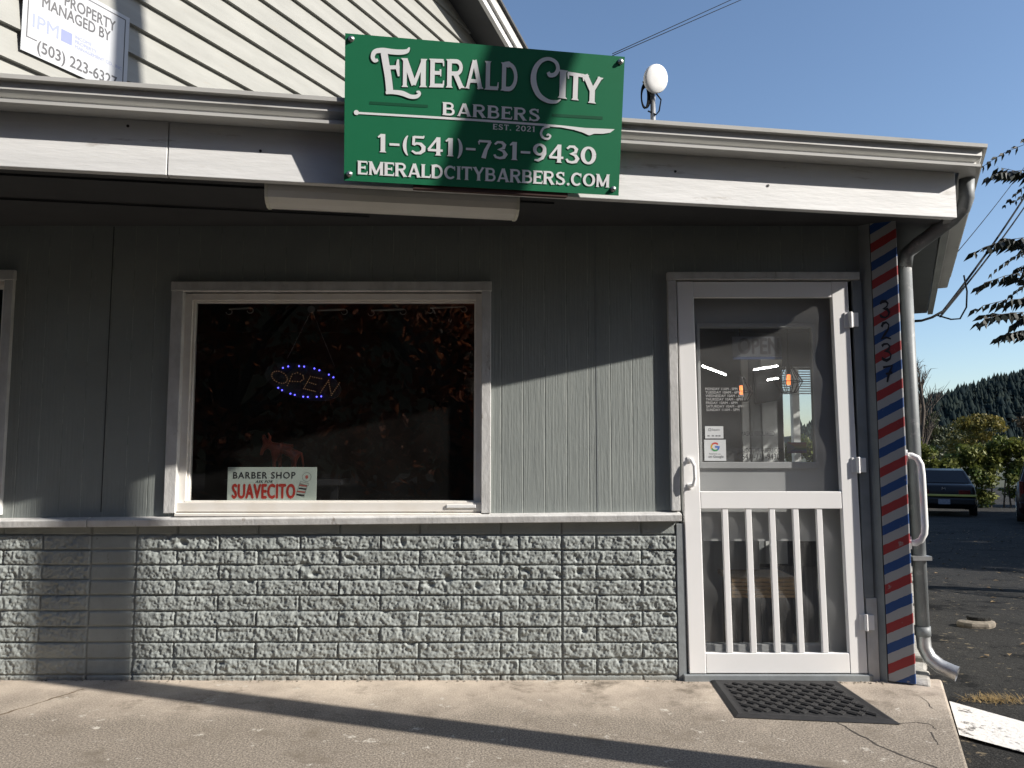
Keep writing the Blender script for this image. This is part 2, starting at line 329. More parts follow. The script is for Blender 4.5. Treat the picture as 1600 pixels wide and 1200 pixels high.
def vnoise(nx, nz, cell, r):        # smooth value noise on a grid, cell in samples
    gx, gz = int(nx/cell)+3, int(nz/cell)+3; g = r.random((gz, gx)); X = np.arange(nx)/cell; Z = np.arange(nz)/cell
    xi = X.astype(int); zi = Z.astype(int); fx = X-xi; fz = Z-zi; fx = fx*fx*(3-2*fx); fz = fz*fz*(3-2*fz)
    a = g[np.ix_(zi, xi)]; b = g[np.ix_(zi, xi+1)]; c = g[np.ix_(zi+1, xi)]; d = g[np.ix_(zi+1, xi+1)]
    return (a*(1-fx)+b*fx)*(1-fz)[:, None] + (c*(1-fx)+d*fx)*fz[:, None]

def ribbon(pts, w):
    pts = [Vector((p[0], p[1], 0)) for p in pts]; ws = w if isinstance(w, (list, tuple)) else [w]*len(pts); vs, fs = [], []
    for i, p in enumerate(pts):
        dd = pts[min(i+1, len(pts)-1)]-pts[max(i-1, 0)]
        if 0 < i < len(pts)-1:
            d1 = (pts[i]-pts[i-1]).normalized(); d3 = (pts[i+1]-pts[i]).normalized(); dd = d1+d3
            if dd.length < 1e-4: dd = d3
            k = 1/max(.6, math.sqrt(max(.01, (1+d1.dot(d3))/2)))
        else: k = 1
        dd.normalize(); nn = Vector((-dd.y, dd.x, 0))*ws[i]/2*k
        vs += [tuple(p+nn), tuple(p-nn)]
        if i: o = 2*i; fs.append((o-2, o-1, o+1, o))
    return vs, fs
# ------------------------------------------------------------------ fascia / side-wall frames
U = Vector((.98716, .15972, 0)); N = Vector((.15972, -.98716, 0)); F0 = Vector((-2.13, -1.0, 2.36))
def FS(s, o, z): return F0 + U*s + N*o + Vector((0, 0, z-2.37))     # along the fascia, out from it, height
D2 = Vector((math.sin(R(27)), math.cos(R(27)), 0)); N2 = Vector((math.cos(R(27)), -math.sin(R(27)), 0))
S_END = 4.447; UP = Vector((0, 0, 1))

# ================================================================== SETTING
mb = MB()
eL, eR = WZ(1478, 1083, 0), WZ(1511, 1192, 0)
ed = (eR-eL)/(eR.y-eL.y); sx = lambda y: eL.x + ed.x*(y-eL.y)
mb.prism([(-14, .02, -.3), (sx(.02), .02, -.3), (sx(-1.2), -1.2, -.3), (-14, -1.2, -.3)], (0, 0, .3))
walk = mb.build('sidewalk', M_concrete, bevel=.012); tag(walk, kind='structure')
# patched, broken corner of the pavement by the post
mb = MB(); n = 9; top = []; 
for i in range(n):
    t = i/(n-1); top.append((sx(.02)+.02*random.random() - .0, .02+.45*t))
pts = [(1.9, .02), (sx(.02)-.005, .02)] + [(sx(.02)-.10*t+.02*random.uniform(-1, 1), .02+.30*t) for t in (.25, .5, .75, 1)] + [(2.05, .33)]
mb.prism([(x, y, -.25) for x, y in pts], (0, 0, .235)); tag(mb.build('broken_pavement_corner', M_rubble, bevel=.01), kind='structure')
def crack(pts, w_, m, nm, z=.0008):
    P = [];
    for a, b in zip(pts[:-1], pts[1:]):
        a, b = WZ(*a, 0), WZ(*b, 0); n_ = max(3, int((b-a).length/.025)); P += [(a.lerp(b, i/n_).x+random.uniform(-.006, .006), a.lerp(b, i/n_).y+random.uniform(-.006, .006)) for i in range(n_)]
    vs, fs = ribbon(P, [w_*random.uniform(.35, 1.4) for _ in P]); mb = MB(); mb.add([(v[0], v[1], z) for v in vs], fs); return mb.build(nm, m, walk)
M_crack = mat('dark_crack_fill', (.035, .03, .024), .95, col2=(.06, .05, .04), scale=30); M_joint = mat('dirt_filled_joint', (.17, .125, .08), .95, col2=(.12, .09, .06), scale=20)
crack([(1306, 1128), (1332, 1142), (1372, 1164), (1408, 1180), (1440, 1192), (1480, 1204)], .010, M_crack, 'pavement_crack')
crack([(1402, 1131), (1430, 1128), (1452, 1131), (1466, 1144)], .007, M_crack, 'pavement_crack'); crack([(1455, 1144), (1462, 1158), (1472, 1168)], .005, M_crack, 'pavement_crack'); crack([(1438, 1088), (1452, 1098), (1458, 1110)], .004, M_crack, 'pavement_crack')
crack([(-30, 1126), (40, 1105), (90, 1089), (140, 1074)], .012, M_joint, 'pavement_joint')
def ground_z(y): return -.075 - .034*max(0, min(y+1, 26))
xs = np.concatenate([np.linspace(-70, 1, 24), np.linspace(1.3, 8, 68), np.linspace(8.5, 90, 60)]); ys = np.concatenate([np.linspace(-60, -2, 30), np.linspace(-1.8, 6, 79), np.linspace(6.4, 40, 60)])
gz = np.array([ground_z(y) for y in ys]); X, Y = np.meshgrid(xs, ys); Z = np.repeat(gz[:, None], len(xs), 1)
bumps = vnoise(len(xs), len(ys), 3, rng); near = np.clip(1-np.abs(X-3.5)/4, 0, 1)*np.clip(1-np.abs(Y)/4, 0, 1); Z += (bumps-1)*.016*near
V = np.stack([X.ravel(), Y.ravel(), Z.ravel()], 1); nx = len(xs); F = [(j*nx+i, j*nx+i+1, (j+1)*nx+i+1, (j+1)*nx+i) for j in range(len(ys)-1) for i in range(nx-1)]
tag(np_mesh('parking_lot', V, F, M_asphalt, smooth=True), kind='structure')
M_earth = mat('dry_grass_ground', (.05, .052, .028), .9, col2=(.035, .042, .02), scale=.3)
mb = MB(); mb.add([(-4000, -1000, -1.25), (4000, -1000, -1.25), (4000, 5000, -1.25), (-4000, 5000, -1.25)], [(0, 1, 2, 3)]); tag(mb.build('ground', M_earth), kind='structure')
# white painted strip at the pavement end, following the lot's surface
mb = MB(); c4 = [WZ(1483, 1088, -.08), WZ(1640, 1136, -.08), WZ(1640, 1188, -.08), WZ(1499, 1146, -.08)]
gN = 14; vs = []
for j in range(5):
    for i in range(gN+1):
        t, q = i/gN, j/4; p = c4[0].lerp(c4[1], t).lerp(c4[3].lerp(c4[2], t), q); vs.append((p.x, p.y, ground_z(p.y)+.005))
mb.add(vs, [(j*(gN+1)+i, j*(gN+1)+i+1, (j+1)*(gN+1)+i+1, (j+1)*(gN+1)+i) for j in range(4) for i in range(gN)])
tag(mb.build('road_marking', M_lane), kind='structure')
# wooded hill
hx = np.linspace(250, 2400, 90); hy = np.linspace(1050, 2300, 50); X, Y = np.meshgrid(hx, hy)
def hill_h(x, y):
    x = x*1500/np.maximum(y, 800); ridge = np.where(x < 787, 81*np.exp((x-787)/260.), 81+.30*(x-787)-.00007*(x-787)**2); ridge = np.minimum(ridge, 260)
    t = np.clip((y-1080)/420., 0, 1); return ridge*(t*t*(3-2*t))*np.where(y > 1500, np.clip(1-(y-1500)/700., 0, 1), 1) - 1.2
Z = hill_h(X, Y) + 0; V = np.stack([X.ravel(), Y.ravel(), Z.ravel()], 1); nx = len(hx)
F = [(j*nx+i, j*nx+i+1, (j+1)*nx+i+1, (j+1)*nx+i) for j in range(len(hy)-1) for i in range(nx-1)]
tag(np_mesh('hill', V, F, M_conifer, smooth=True), kind='structure')
vs, fs = [], []
for i in range(3600):
    y = random.uniform(1120, 1540); x = random.uniform(560, 1300)*y/1500; h = random.uniform(7, 27)*random.uniform(.8, 1.15); r = h*random.choice((random.uniform(.13, .2), random.uniform(.18, .3), random.uniform(.3, .42))); z = float(hill_h(np.array(x), np.array(y)))
    for (zb, zt, rr) in ((.12, .62, 1), (.42, 1., .66)):
        o = len(vs); a0 = random.random()*6
        for k in range(6): a = a0+k*math.pi/3; q = r*rr*random.uniform(.75, 1.2); vs.append((x+q*math.cos(a), y+q*math.sin(a), z+zb*h+random.uniform(-.4, .4)))
        vs.append((x+random.uniform(-.4, .4), y, z+zt*h))
        fs += [(o+k, o+(k+1) % 6, o+6) for k in range(6)]
tag(np_mesh('conifer_forest', vs, fs, M_conifer), 'dark conifer forest covering the far hillside', 'forest', kind='stuff')

# ================================================================== BUILDING
shop = empty('barber_shop_building', (0, 0, 0), 'low grey barber shop with block base, white fascia and a taller cream gabled part', 'building')
WT = 2.52
def wall_panel():
    mb = MB(); b = .09      # thickness backwards
    holes = [(-3.9, -2.725, .80, 2.12), (-1.79, -.15, .84, 2.05), (.88, 1.835, -.2, 2.11)]
    xs = [-4.2]+sorted(sum([[h[0], h[1]] for h in holes], []))+[1.93]
    for i in range(len(xs)-1):
        x0, x1 = xs[i], xs[i+1]; h = next((h for h in holes if abs(h[0]-x0) < 1e-6), None)
        if h is None: mb.box((x0, 0, .78), (x1, b, WT))
        else:
            if h[2] > .78: mb.box((x0, 0, .78), (x1, b, h[2]))
            mb.box((x0, 0, h[3]), (x1, b, WT))
    return mb
wall_panel().build('wall_siding', M_wall, shop)
mb = MB(); mb.box((-4.2, .03, -.1), (.86, .12, .80)); mb.box((1.84, .005, -.1), (1.93, .11, .79)); mb.build('wall_core', M_jamb, shop)
# split-face block base: one height field
res = .0046; x0b, x1b, z0b, z1b = -3.3, .862, -.03, .822
nx, nz = int((x1b-x0b)/res), int((z1b-z0b)/res); xg = np.linspace(x0b, x1b, nx); zg = np.linspace(z0b, z1b, nz)
rowpx = [808, 836, 859.5, 883, 906.5, 930.5, 955, 979.5, 1004, 1029.5, 1055, 1075]; rows = [W(540, p, -.01).z for p in rowpx]
PXX = lambda p: W(p, 930, -.01).x
A_, B_ = [213, 340, 467, 594, 721, 811, 878], [210, 274, 401, 529, 655, 782, 878]
jA = [PXX(p) for p in (-160, -60, 63, 138, 210)+tuple(A_[1:])+(932, 1058)]; jB = [PXX(p) for p in (-130, 0, 138, 210)+tuple(B_[1:])+(1003, 1058)]
H = np.full((nz, nx), .002)
Xg, Zg = np.meshgrid(xg, zg)
for k in range(len(rows)-1):
    zt, zb = rows[k], rows[k+1]; js = jA if k % 2 == 1 else jB
    js = [x0b-.2]+js
    for a, b in zip(js[:-1], js[1:]):
        smooth = abs(a-PXX(138)) < .02 or (k == len(rows)-2 and a > PXX(870)) or k == 0
        g = .0036; a2, b2, zb2, zt2 = a+g*random.uniform(.5, 1.2), b-g*random.uniform(.5, 1.2), zb+g*random.uniform(.6, 1.2), zt-g*random.uniform(.6, 1.2)
        e = np.minimum(np.minimum(Xg-a2, b2-Xg), np.minimum(Zg-zb2, zt2-Zg)); inside = e > 0
        if not inside.any(): continue
        edge = np.clip(e/.0035, 0, 1)**.5
        lift = random.uniform(.013, .017)
        if smooth: h = .011*edge + .0006*rng.random(Xg.shape)
        else:
            h = edge*(lift + random.uniform(-.04, .04)*(Zg-(zb+zt)/2) + random.uniform(-.012, .012)*(Xg-(a+b)/2))
        H = np.where(inside, h, H); 
rough = (vnoise(nx, nz, 11, rng)-.5)*.0065 + (vnoise(nx, nz, 4.2, rng)-.5)*.0072 + (vnoise(nx, nz, 2.1, rng)-.5)*.0076 + (vnoise(nx, nz, 1.2, rng)-.5)*.0046
rough = np.where(rough > 0, rough*.8, rough)
chip = vnoise(nx, nz, 10, rng); rough -= np.clip(chip-.90, 0, 1)*.10
gouge = vnoise(nx, nz, 6, rng)
for px, py, ra, rb in ((476, 884, .030, .022), (490, 897, .022, .014), (545, 872, .020, .012), (672, 913, .030, .016), (700, 905, .020, .022), (745, 915, .014, .02), (820, 892, .024, .014), (390, 908, .016, .012), (905, 893, .016, .02), (912, 985, .02, .016), (968, 1032, .014, .016), (1040, 962, .02, .018), (285, 848, .03, .018), (262, 838, .02, .02), (640, 1006, .02, .014), (345, 1035, .024, .016)):
    c_ = W(px, py, -.01); q_ = ((Xg-c_.x)/ra)**2 + ((Zg-c_.z)/rb)**2; rough -= np.clip(1.25-q_*(.6+.8*gouge), 0, 1)*.013
smoothmask = ((Xg > PXX(138)) & (Xg < PXX(210))) | ((Zg < rows[-2]) & (Xg > PXX(878))) | (Zg > rows[1])
e2 = np.clip((H-.004)/.006, 0, 1); H = H + rough*e2*np.where(smoothmask, .08, 1)
H = np.maximum(H, .0005)
V = np.stack([Xg.ravel(), (.004-H).ravel()*1.0, Zg.ravel()], 1)
idx = np.arange(nx*nz).reshape(nz, nx); F = np.stack([idx[:-1, :-1].ravel(), idx[:-1, 1:].ravel(), idx[1:, 1:].ravel(), idx[1:, :-1].ravel()], 1)
tag(np_mesh('block_base', V, F, M_brick, shop), 'rough split-face block base painted green grey')
mb = MB(); mb.box((.8625, -.012, -.05), (.905, .03, .80)); mb.build('door_jamb', M_jamb, shop, bevel=.003)
# thin ledge between siding and block base, in two lengths
def ledge(x0, x1, z0, z1):
    mb = MB(); mb.prism([(x0, -.050, z0-.040), (x0, -.054, z0-.006), (x0, -.046, z0), (x0, .001, z0+.008), (x0, .001, z0-.04)], (x1-x0, 0, 0))
    k = len(mb.v)//2; mb.v = mb.v[:k] + [(v[0], v[1], v[2]+z1-z0) for v in mb.v[k:]]
    return mb.build('sill_ledge', M_casing, shop, bevel=.003)
xsplit = W(136, 812, -.05).x
zl = lambda x: .846 + .0095*(x+.1)
ledge(-4.2, xsplit-.003, zl(-4.2), zl(xsplit)); ledge(xsplit+.002, .885, zl(xsplit), zl(.885))

# ---- windows
def window(cx0, cx1, cz0, cz1, wl, wr, wt, gx0, gx1, gz0, gz1, fw, lab=None):
    """casing outer rectangle, casing widths, glass rectangle, frame width"""
    cas = MB(); y0, y1 = -.022, .0
    cas.box((cx0, y0, cz0), (cx0+wl, .045, cz1-wt*.55)); cas.box((cx1-wr, y0, cz0), (cx1, .045, cz1-wt*.55))
    cas.box((cx0-.003, y0-.003, cz1-wt), (cx1+.003, .045, cz1))
    c = cas.build('window', M_casing, shop, bevel=.003)
    fr = MB(); yf = .012; yb = .06
    fr.box((gx0-fw, yf, gz0-fw), (gx0, yb, gz1+fw*.8)); fr.box((gx1, yf, gz0-fw), (gx1+fw*.8, yb, gz1+fw*.8))
    fr.box((gx0, yf-.002, gz1), (gx1, yb, gz1+fw*.8)); fr.box((gx0-fw, yf-.018, gz0-fw-.004), (gx1+fw, yb, gz0-.002))
    fr.box((gx0, yf-.006, gz0-.002), (gx1, yb, gz0+.006)); fr.box((gx0, yf+.014, gz0+.006), (gx0+.012, yb, gz1)); fr.box((gx1-.010, yf+.014, gz0+.006), (gx1, yb, gz1)); fr.box((gx0+.012, yf+.014, gz1-.012), (gx1-.01, yb, gz1))
    fr.build('window_frame', M_frame, c, bevel=.002)
    sb = MB(); sb.prism([(cx0+wl, -.03, gz0-fw-.026), (cx0+wl, -.03, gz0-fw-.012), (cx0+wl, .05, gz0-fw-.004), (cx0+wl, .05, gz0-fw-.026)], (cx1-wr-cx0-wl, 0, 0)); sb.build('window_sill', M_frame, c, bevel=.002)
    p = MB(); p.box((gx0+.011, .040, gz0+.005), (gx1-.009, .044, gz1-.011)); p.build('window_pane', M_glass, c)
    return c
g0, g1 = W(303, 470, .03), W(743, 784, .03)
window(-1.834, -.113, .855, 2.092, .062, .050, .052, g0.x, g1.x, g1.z, g0.z, .046)
window(-4.0, -2.69, .845, 2.156, .06, .047, .055, -3.9, -2.765, .93, 2.075, .035)
wb = MB(); lx = W(745, 790, -.01); wb.box((lx.x-.16, -.014, lx.z-.012), (lx.x-.005, .005, lx.z+.005)); wb.build('track_cover', M_vinyl, shop, bevel=.002)

# ---- doors
SHX = lambda x, z: x + .0127*(2.093-z)
def sheared(mb): mb.v = [(SHX(v[0], v[2]), v[1], v[2]) for v in mb.v]; return mb
dc = MB(); dc.box((.838, -.030, .868), (.884, .03, 2.10)); dc.build('door_casing', M_casing, shop, bevel=.003)
dc = MB(); dc.box((.836, -.034, 2.1005), (1.872, .02, 2.142)); dc.build('door_header', M_casing, shop, bevel=.003)
dc = MB(); dc.box((1.835, -.020, .42), (1.885, .10, 2.10)); dc.build('door_casing', M_jamb, shop, bevel=.003)
dc = MB(); dc.box((1.842, -.022, -.02), (1.898, .10, .419)); tag(dc.build('door_casing', M_casing, shop, bevel=.003), 'peeling bare lower end of the door jamb')
dc = MB(); dc.box((.885, .0, 2.105), (1.835, .10, 2.13)); dc.build('door_head_jamb', M_jamb, shop)
th = MB(); th.box((.885, -.035, -.03), (1.86, .11, .032)); th.build('threshold', M_jamb, shop, bevel=.004)
DY = -.018
dm = MB()
dm.box((.890, DY, .035), (.978, DY+.034, 2.093)); dm.box((1.722, DY, .035), (1.812, DY+.034, 2.093))
d = sheared(dm).build('screen_door', M_door, shop, bevel=.004)
for (za, zb) in ((2.006, 2.091), (.878, .968), (.037, .137)):
    r_ = MB(); r_.box((.9785, DY+.001, za), (1.7215, DY+.033, zb)); sheared(r_).build('rail', M_door, d, bevel=.003)
for i in range(5):
    xc = .978 + (1.722-.978)*(i+1)/6 + .004; b_ = MB(); b_.box((xc-.0155, DY+.004, .1375), (xc+.0155, DY+.026, .8775)); sheared(b_).build('baluster', M_door, d, bevel=.003)
# loose insect screen, hanging in waves behind the frame
def screen(x0, x1, z0, z1, amp, ph):
    nx_, nz_ = 60, 120; vs = []
    for j in range(nz_+1):
        for i in range(nx_+1):
            x = x0+(x1-x0)*i/nx_; z = z0+(z1-z0)*j/nz_
            edge = min(1, min(z-z0, z1-z)/.12, (min(x-x0, x1-x)+.05)/.12)
            vs.append((SHX(x, z), DY+.028 + edge*amp*(math.sin(2*math.pi*z/.37+ph+x*2.2) + .45*math.sin(2*math.pi*z/.19+5*x+ph*2)) , z))
    F = [(j*(nx_+1)+i, j*(nx_+1)+i+1, (j+1)*(nx_+1)+i+1, (j+1)*(nx_+1)+i) for j in range(nz_) for i in range(nx_)]
    return np_mesh('insect_screen', vs, F, M_screen, d, smooth=True)
screen(.975, 1.725, .965, 2.008, .0045, .6); screen(.975, 1.725, .135, .880, .0085, 1.9)
hm = MB(); hx_, hz_ = SHX(.937, 1.06), 1.06
hm.tube([(hx_-.012, DY+.002, hz_+.075), (hx_-.006, DY-.028, hz_+.07), (hx_+.004, DY-.040, hz_+.045), (hx_+.006, DY-.042, hz_-.02), (hx_, DY-.036, hz_-.055), (hx_-.014, DY+.002, hz_-.065)], [.011, .010, .009, .009, .010, .011], 10)
hm.box((hx_-.024, DY-.004, hz_+.06), (hx_, DY+.001, hz_+.09)); hm.box((hx_-.026, DY-.004, hz_-.08), (hx_-.004, DY+.001, hz_-.052)); hm.build('pull_handle', M_door, d, smooth=False)
for zc in (W(1322, 498, -.06).z, W(1336, 727, -.06).z, W(1352, 975, -.06).z):
    h_ = MB(); xh = SHX(1.812, zc); h_.box((xh-.030, DY-.006, zc-.040), (xh-.004, DY+.001, zc+.040)); h_.box((xh+.004, DY-.014, zc-.038), (xh+.042, DY+.02, zc+.038)); h_.tube([(xh+.002, DY-.010, zc-.042), (xh+.002, DY-.010, zc+.042)], .010, 10)
    h_.build('hinge', M_door, d, bevel=.002)
# entry door behind the screen
EY = .075
e = MB(); ex0, ex1 = .915, 1.815; wx0, wx1 = W(1093, 600, EY).x, W(1271, 600, EY).x; wz0, wz1 = W(1180, 722, EY).z, W(1180, 512, EY).z; lz0, lz1 = .16, .70
e.box((ex0, EY, .03), (wx0, EY+.04, 2.10)); e.box((wx1, EY, .03), (ex1, EY+.04, 2.10)); e.box((wx0, EY, wz1), (wx1, EY+.04, 2.10)); e.box((wx0, EY, lz1), (wx1, EY+.04, wz0)); e.box((wx0, EY, .03), (wx1, EY+.04, lz0))
ed_ = e.build('entry_door', M_entry, shop)
mo = MB(); t_ = .022
mo.box((wx0-.012, EY-.012, wz0-t_-.012), (wx1+.012, EY-.001, wz0)); mo.box((wx0-.012, EY-.012, wz1), (wx1+.012, EY-.001, wz1+t_)); mo.box((wx0-.012, EY-.012, wz0+.0005), (wx0+.004, EY-.001, wz1-.0005)); mo.box((wx1-.004, EY-.012, wz0+.0005), (wx1+.012, EY-.001, wz1-.0005))
mo.build('glazing_bead', M_entry, ed_, bevel=.002)
p = MB(); p.box((wx0, EY+.012, wz0), (wx1, EY+.016, wz1)); p.build('door_pane', M_dglass, ed_)
p = MB(); p.box((wx0, EY+.012, lz0), (wx1, EY+.016, lz1)); p.build('door_pane', M_dglass, ed_)
# lettering on the door glass (vinyl, on the face of the pane)
GY = EY+.0105
def on_pane(x, y, z): return (x, GY-z, y)
def pane_text(txt, px0, px1, pyb, pyt, m, name='window_lettering', bold=0, spacing=1):
    a, b = W(px0, pyb, GY), W(px1, pyt, GY); mb = MB(); fit_text(mb, txt, a.x, b.x, a.z, b.z, 0, bold, spacing, on_pane); return mb.build(name, m, ed_)
hrs = ['MONDAY 11AM - 5PM', 'TUESDAY 10AM - 6PM', 'WEDNESDAY 10AM - 6PM', 'THURSDAY 10AM - 6PM', 'FRIDAY 10AM - 6PM', 'SATURDAY 10AM - 6PM', 'SUNDAY 11AM - 5PM']
wid = [1152, 1157, 1162, 1160, 1152, 1162, 1155]
mb = MB()
for i, t in enumerate(hrs):
    a, b = W(1102+.3*i, 609.5+5.45*i, GY), W(wid[i], 605.6+5.45*i, GY); fit_text(mb, t, a.x, b.x, a.z, b.z, 0, .012, 1, on_pane)
mb.build('opening_hours', M_pale_ink, ed_)
pane_text('MASKS REQUIRED', 1157, 1210, 681, 674, M_ink, bold=.01)
pane_text('EMERALDCITYBARBERS.COM', 1143, 1224, 707, 700, M_ink, bold=.01)
pane_text('1-(541)-731-9430', 1150, 1218, 718, 708.5, M_ink, bold=.015)

# ---- striped corner post (face perpendicular to the side wall), its local x runs along the face
P1 = Vector((1.928, -.05, 0)); PW = .126
post_M = Matrix.Translation(P1) @ Matrix(((N2.x, D2.x, 0, 0), (N2.y, D2.y, 0, 0), (0, 0, 1, 0), (0, 0, 0, 1)))
mb = MB(); mb.box((0, 0, .006), (PW, .12, 2.46)); post = mb.build('corner_post', M_stripe, shop, bevel=.005); post.matrix_local = post_M
mb = MB(); mb.prism([(1.8862, .0, -.02), (1.925, -.048, -.02), (1.93, .11, -.02), (1.8862, .11, -.02)], (0, 0, 2.47)); mb.build('post_return', M_jamb, shop)
# house number painted by hand, one stroke-drawn digit below the other
def arc(cx, cy, rx, ry, a0, a1, n=14): return [(cx+rx*math.cos(R(a0+(a1-a0)*i/n)), cy+ry*math.sin(R(a0+(a1-a0)*i/n))) for i in range(n+1)]
D3 = [(.08, .86), (.25, .97), (.55, .98), (.72, .84), (.62, .66), (.36, .56), (.66, .50), (.80, .32), (.70, .12), (.42, .02), (.14, .10), (.05, .22)]
D2p = [(.12, .74), (.26, .94), (.52, .99), (.72, .84), (.66, .60), (.40, .34), (.10, .06), (.45, .12), (.85, .02)]
D7 = [(.10, .86), (.45, .90), (.86, .94), (.66, .62), (.48, .30), (.40, .0)]
for i, dg in enumerate((D3, D2p, D3, D7)):
    mb = MB(); zc = W(1380, 470+33.3*i, -.08).z; h = .092
    vs, fs = ribbon(dg, [.14+.05*math.sin(q*1.3+i) for q in range(len(dg))]); mb.add([(.030+.004*i*0+v[0]*.058, -.0015, zc-h+v[1]*h) for v in vs], fs)
    if i == 3: vs, fs = ribbon([(.30, .48), (.85, .55)], .13); mb.add([(.030+v[0]*.058, -.0019, zc-h+v[1]*h) for v in vs], fs)
    mb.build('house_number_digit', M_ink, post)
# side wall running back from the post, its foundation
sw0 = P1 + N2*(PW-.12) + D2*.121; mb = MB()
for t0, t1, z0, z1 in ((0, 3.35, 0, 2.46), (4.25, 4.6, 0, 2.46), (3.35, 4.25, 0, .9), (3.35, 4.25, 2.25, 2.46)): mb.obox(sw0 + D2*t0 + Vector((0, 0, z0)), N2*.118, D2*(t1-t0), UP*(z1-z0))
mb.build('side_wall', M_wall, shop)
mb = MB()
for t0, t1, z0, z1 in ((3.33, 3.39, .88, 2.27), (4.21, 4.27, .88, 2.27), (3.39, 4.21, .88, .94), (3.39, 4.21, 2.21, 2.27)): mb.obox(sw0 - N2*.01 + D2*t0 + Vector((0, 0, z0)), N2*.14, D2*(t1-t0), UP*(z1-z0))
added_window = mb.build('window', M_casing, shop); mb = MB(); mb.obox(sw0 + N2*.06 + D2*3.391 + Vector((0, 0, .941)), N2*.004, D2*.818, UP*1.268); mb.build('window_pane', M_dglass, added_window)  # added window, never in view, lets sun into the room behind the door
mb = MB(); q0 = P1+N2*.02+D2*.01
for i in range(16):
    L_ = .30; mb.obox(q0+D2*(i*L_)+Vector((0, 0, -.42))+N2*random.uniform(0, .015), N2*(.115+random.uniform(.01, .07)), D2*(L_-.004), UP*(.415+random.uniform(-.03, .02)))
tag(mb.build('foundation', M_rubble, shop, bevel=.015), 'crumbling pale foundation below the side wall')

# ---- eaves
s_seam = (WP(262, 240, F0, N)-F0).dot(U)
for a, b in ((-2.4, s_seam-.002), (s_seam+.002, S_END)):
    mb = MB(); mb.obox(FS(a, 0, 2.37), U*(b-a), -N*.04, UP*.33); mb.build('fascia', M_fascia, shop, bevel=.003)
for px, py in ((200, 197), (407, 236), (1055, 268), (1200, 290)):
    q_ = WP(px, py, F0, N); mb = MB(); mb.tube([q_-N*.002, q_+N*.003], .0065, 8); mb.build('nail_head', M_black, shop)
for px, m_ in ((167, M_black), (932, M_jamb)):
    x_ = W(px, 600, 0).x; mb = MB(); mb.box((x_-.0018, -.0016, .86), (x_+.0018, .001, 2.40)); mb.build('panel_seam', m_, shop)
# second half of fascia's right return + side fascia
cF = FS(S_END, 0, 2.37)
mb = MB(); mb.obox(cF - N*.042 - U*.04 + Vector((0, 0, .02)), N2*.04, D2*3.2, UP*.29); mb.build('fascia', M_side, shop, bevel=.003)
# soffit (board ceiling under the eave) and the low roof above it
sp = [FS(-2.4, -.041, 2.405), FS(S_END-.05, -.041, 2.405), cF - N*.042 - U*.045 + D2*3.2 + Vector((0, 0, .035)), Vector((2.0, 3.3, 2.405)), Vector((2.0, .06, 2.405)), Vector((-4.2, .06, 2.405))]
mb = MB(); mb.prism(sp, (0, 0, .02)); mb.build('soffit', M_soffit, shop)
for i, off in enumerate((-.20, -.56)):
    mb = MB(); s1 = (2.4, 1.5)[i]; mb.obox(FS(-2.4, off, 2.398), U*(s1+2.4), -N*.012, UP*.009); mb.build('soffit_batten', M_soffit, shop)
rp = [FS(-2.4, -.02, 2.705), FS(S_END+.02, -.02, 2.705), cF + D2*3.3 + Vector((0, 0, .335)), Vector((-1.0, 5.0, 2.76)), Vector((-4.3, 5.0, 2.76))]
mb = MB(); mb.prism(rp, (0, 0, .03)); mb.build('roof', M_shingle, shop)
# gutters: lipped profile swept along the eave
GP = [(.002, 2.716), (.002, 2.606), (.074, 2.606), (.091, 2.608), (.093, 2.621), (.076, 2.626), (.072, 2.636), (.090, 2.648), (.099, 2.660), (.099, 2.692), (.122, 2.696), (.125, 2.713), (.118, 2.716), (.114, 2.706), (.010, 2.694)]
def sweep(o, along, out, L0, L1, name, cut=0):
    mb = MB(); n = len(GP); a = [o+along*L0+out*q+Vector((0, 0, z-2.37)) for q, z in GP]; b = [o+along*(L1+cut*q)+out*q+Vector((0, 0, z-2.37)) for q, z in GP]
    mb.add(a+b, [tuple(range(n)), tuple(range(n, 2*n))[::-1]]+[(i, (i+1) % n, n+(i+1) % n, n+i) for i in range(n)]); return mb.build(name, M_gutter, shop)
s_lap = (WP(350, 150, F0+N*.12, N)-F0).dot(U)
sweep(F0, U, N, -2.4, S_END+.02, 'gutter', .55)
side_o = cF + U*.02 - N*.0
mb = MB(); n = len(GP); oc = 1/N2.dot(U)
# mitred side gutter: starts on the same mitre, runs back along the side eave
a = [F0+U*(S_END+.02+.55*q)+N*q+Vector((0, 0, z-2.37)) for q, z in GP]; b = [cF+U*.02+N2*(q*.95)+D2*3.15+Vector((0, 0, z-2.37)) for q, z in GP]
mb.add(a+b, [tuple(range(n)), tuple(range(n, 2*n))[::-1]]+[(i, (i+1) % n, n+(i+1) % n, n+i) for i in range(n)]); mb.build('gutter', M_gutter, shop)
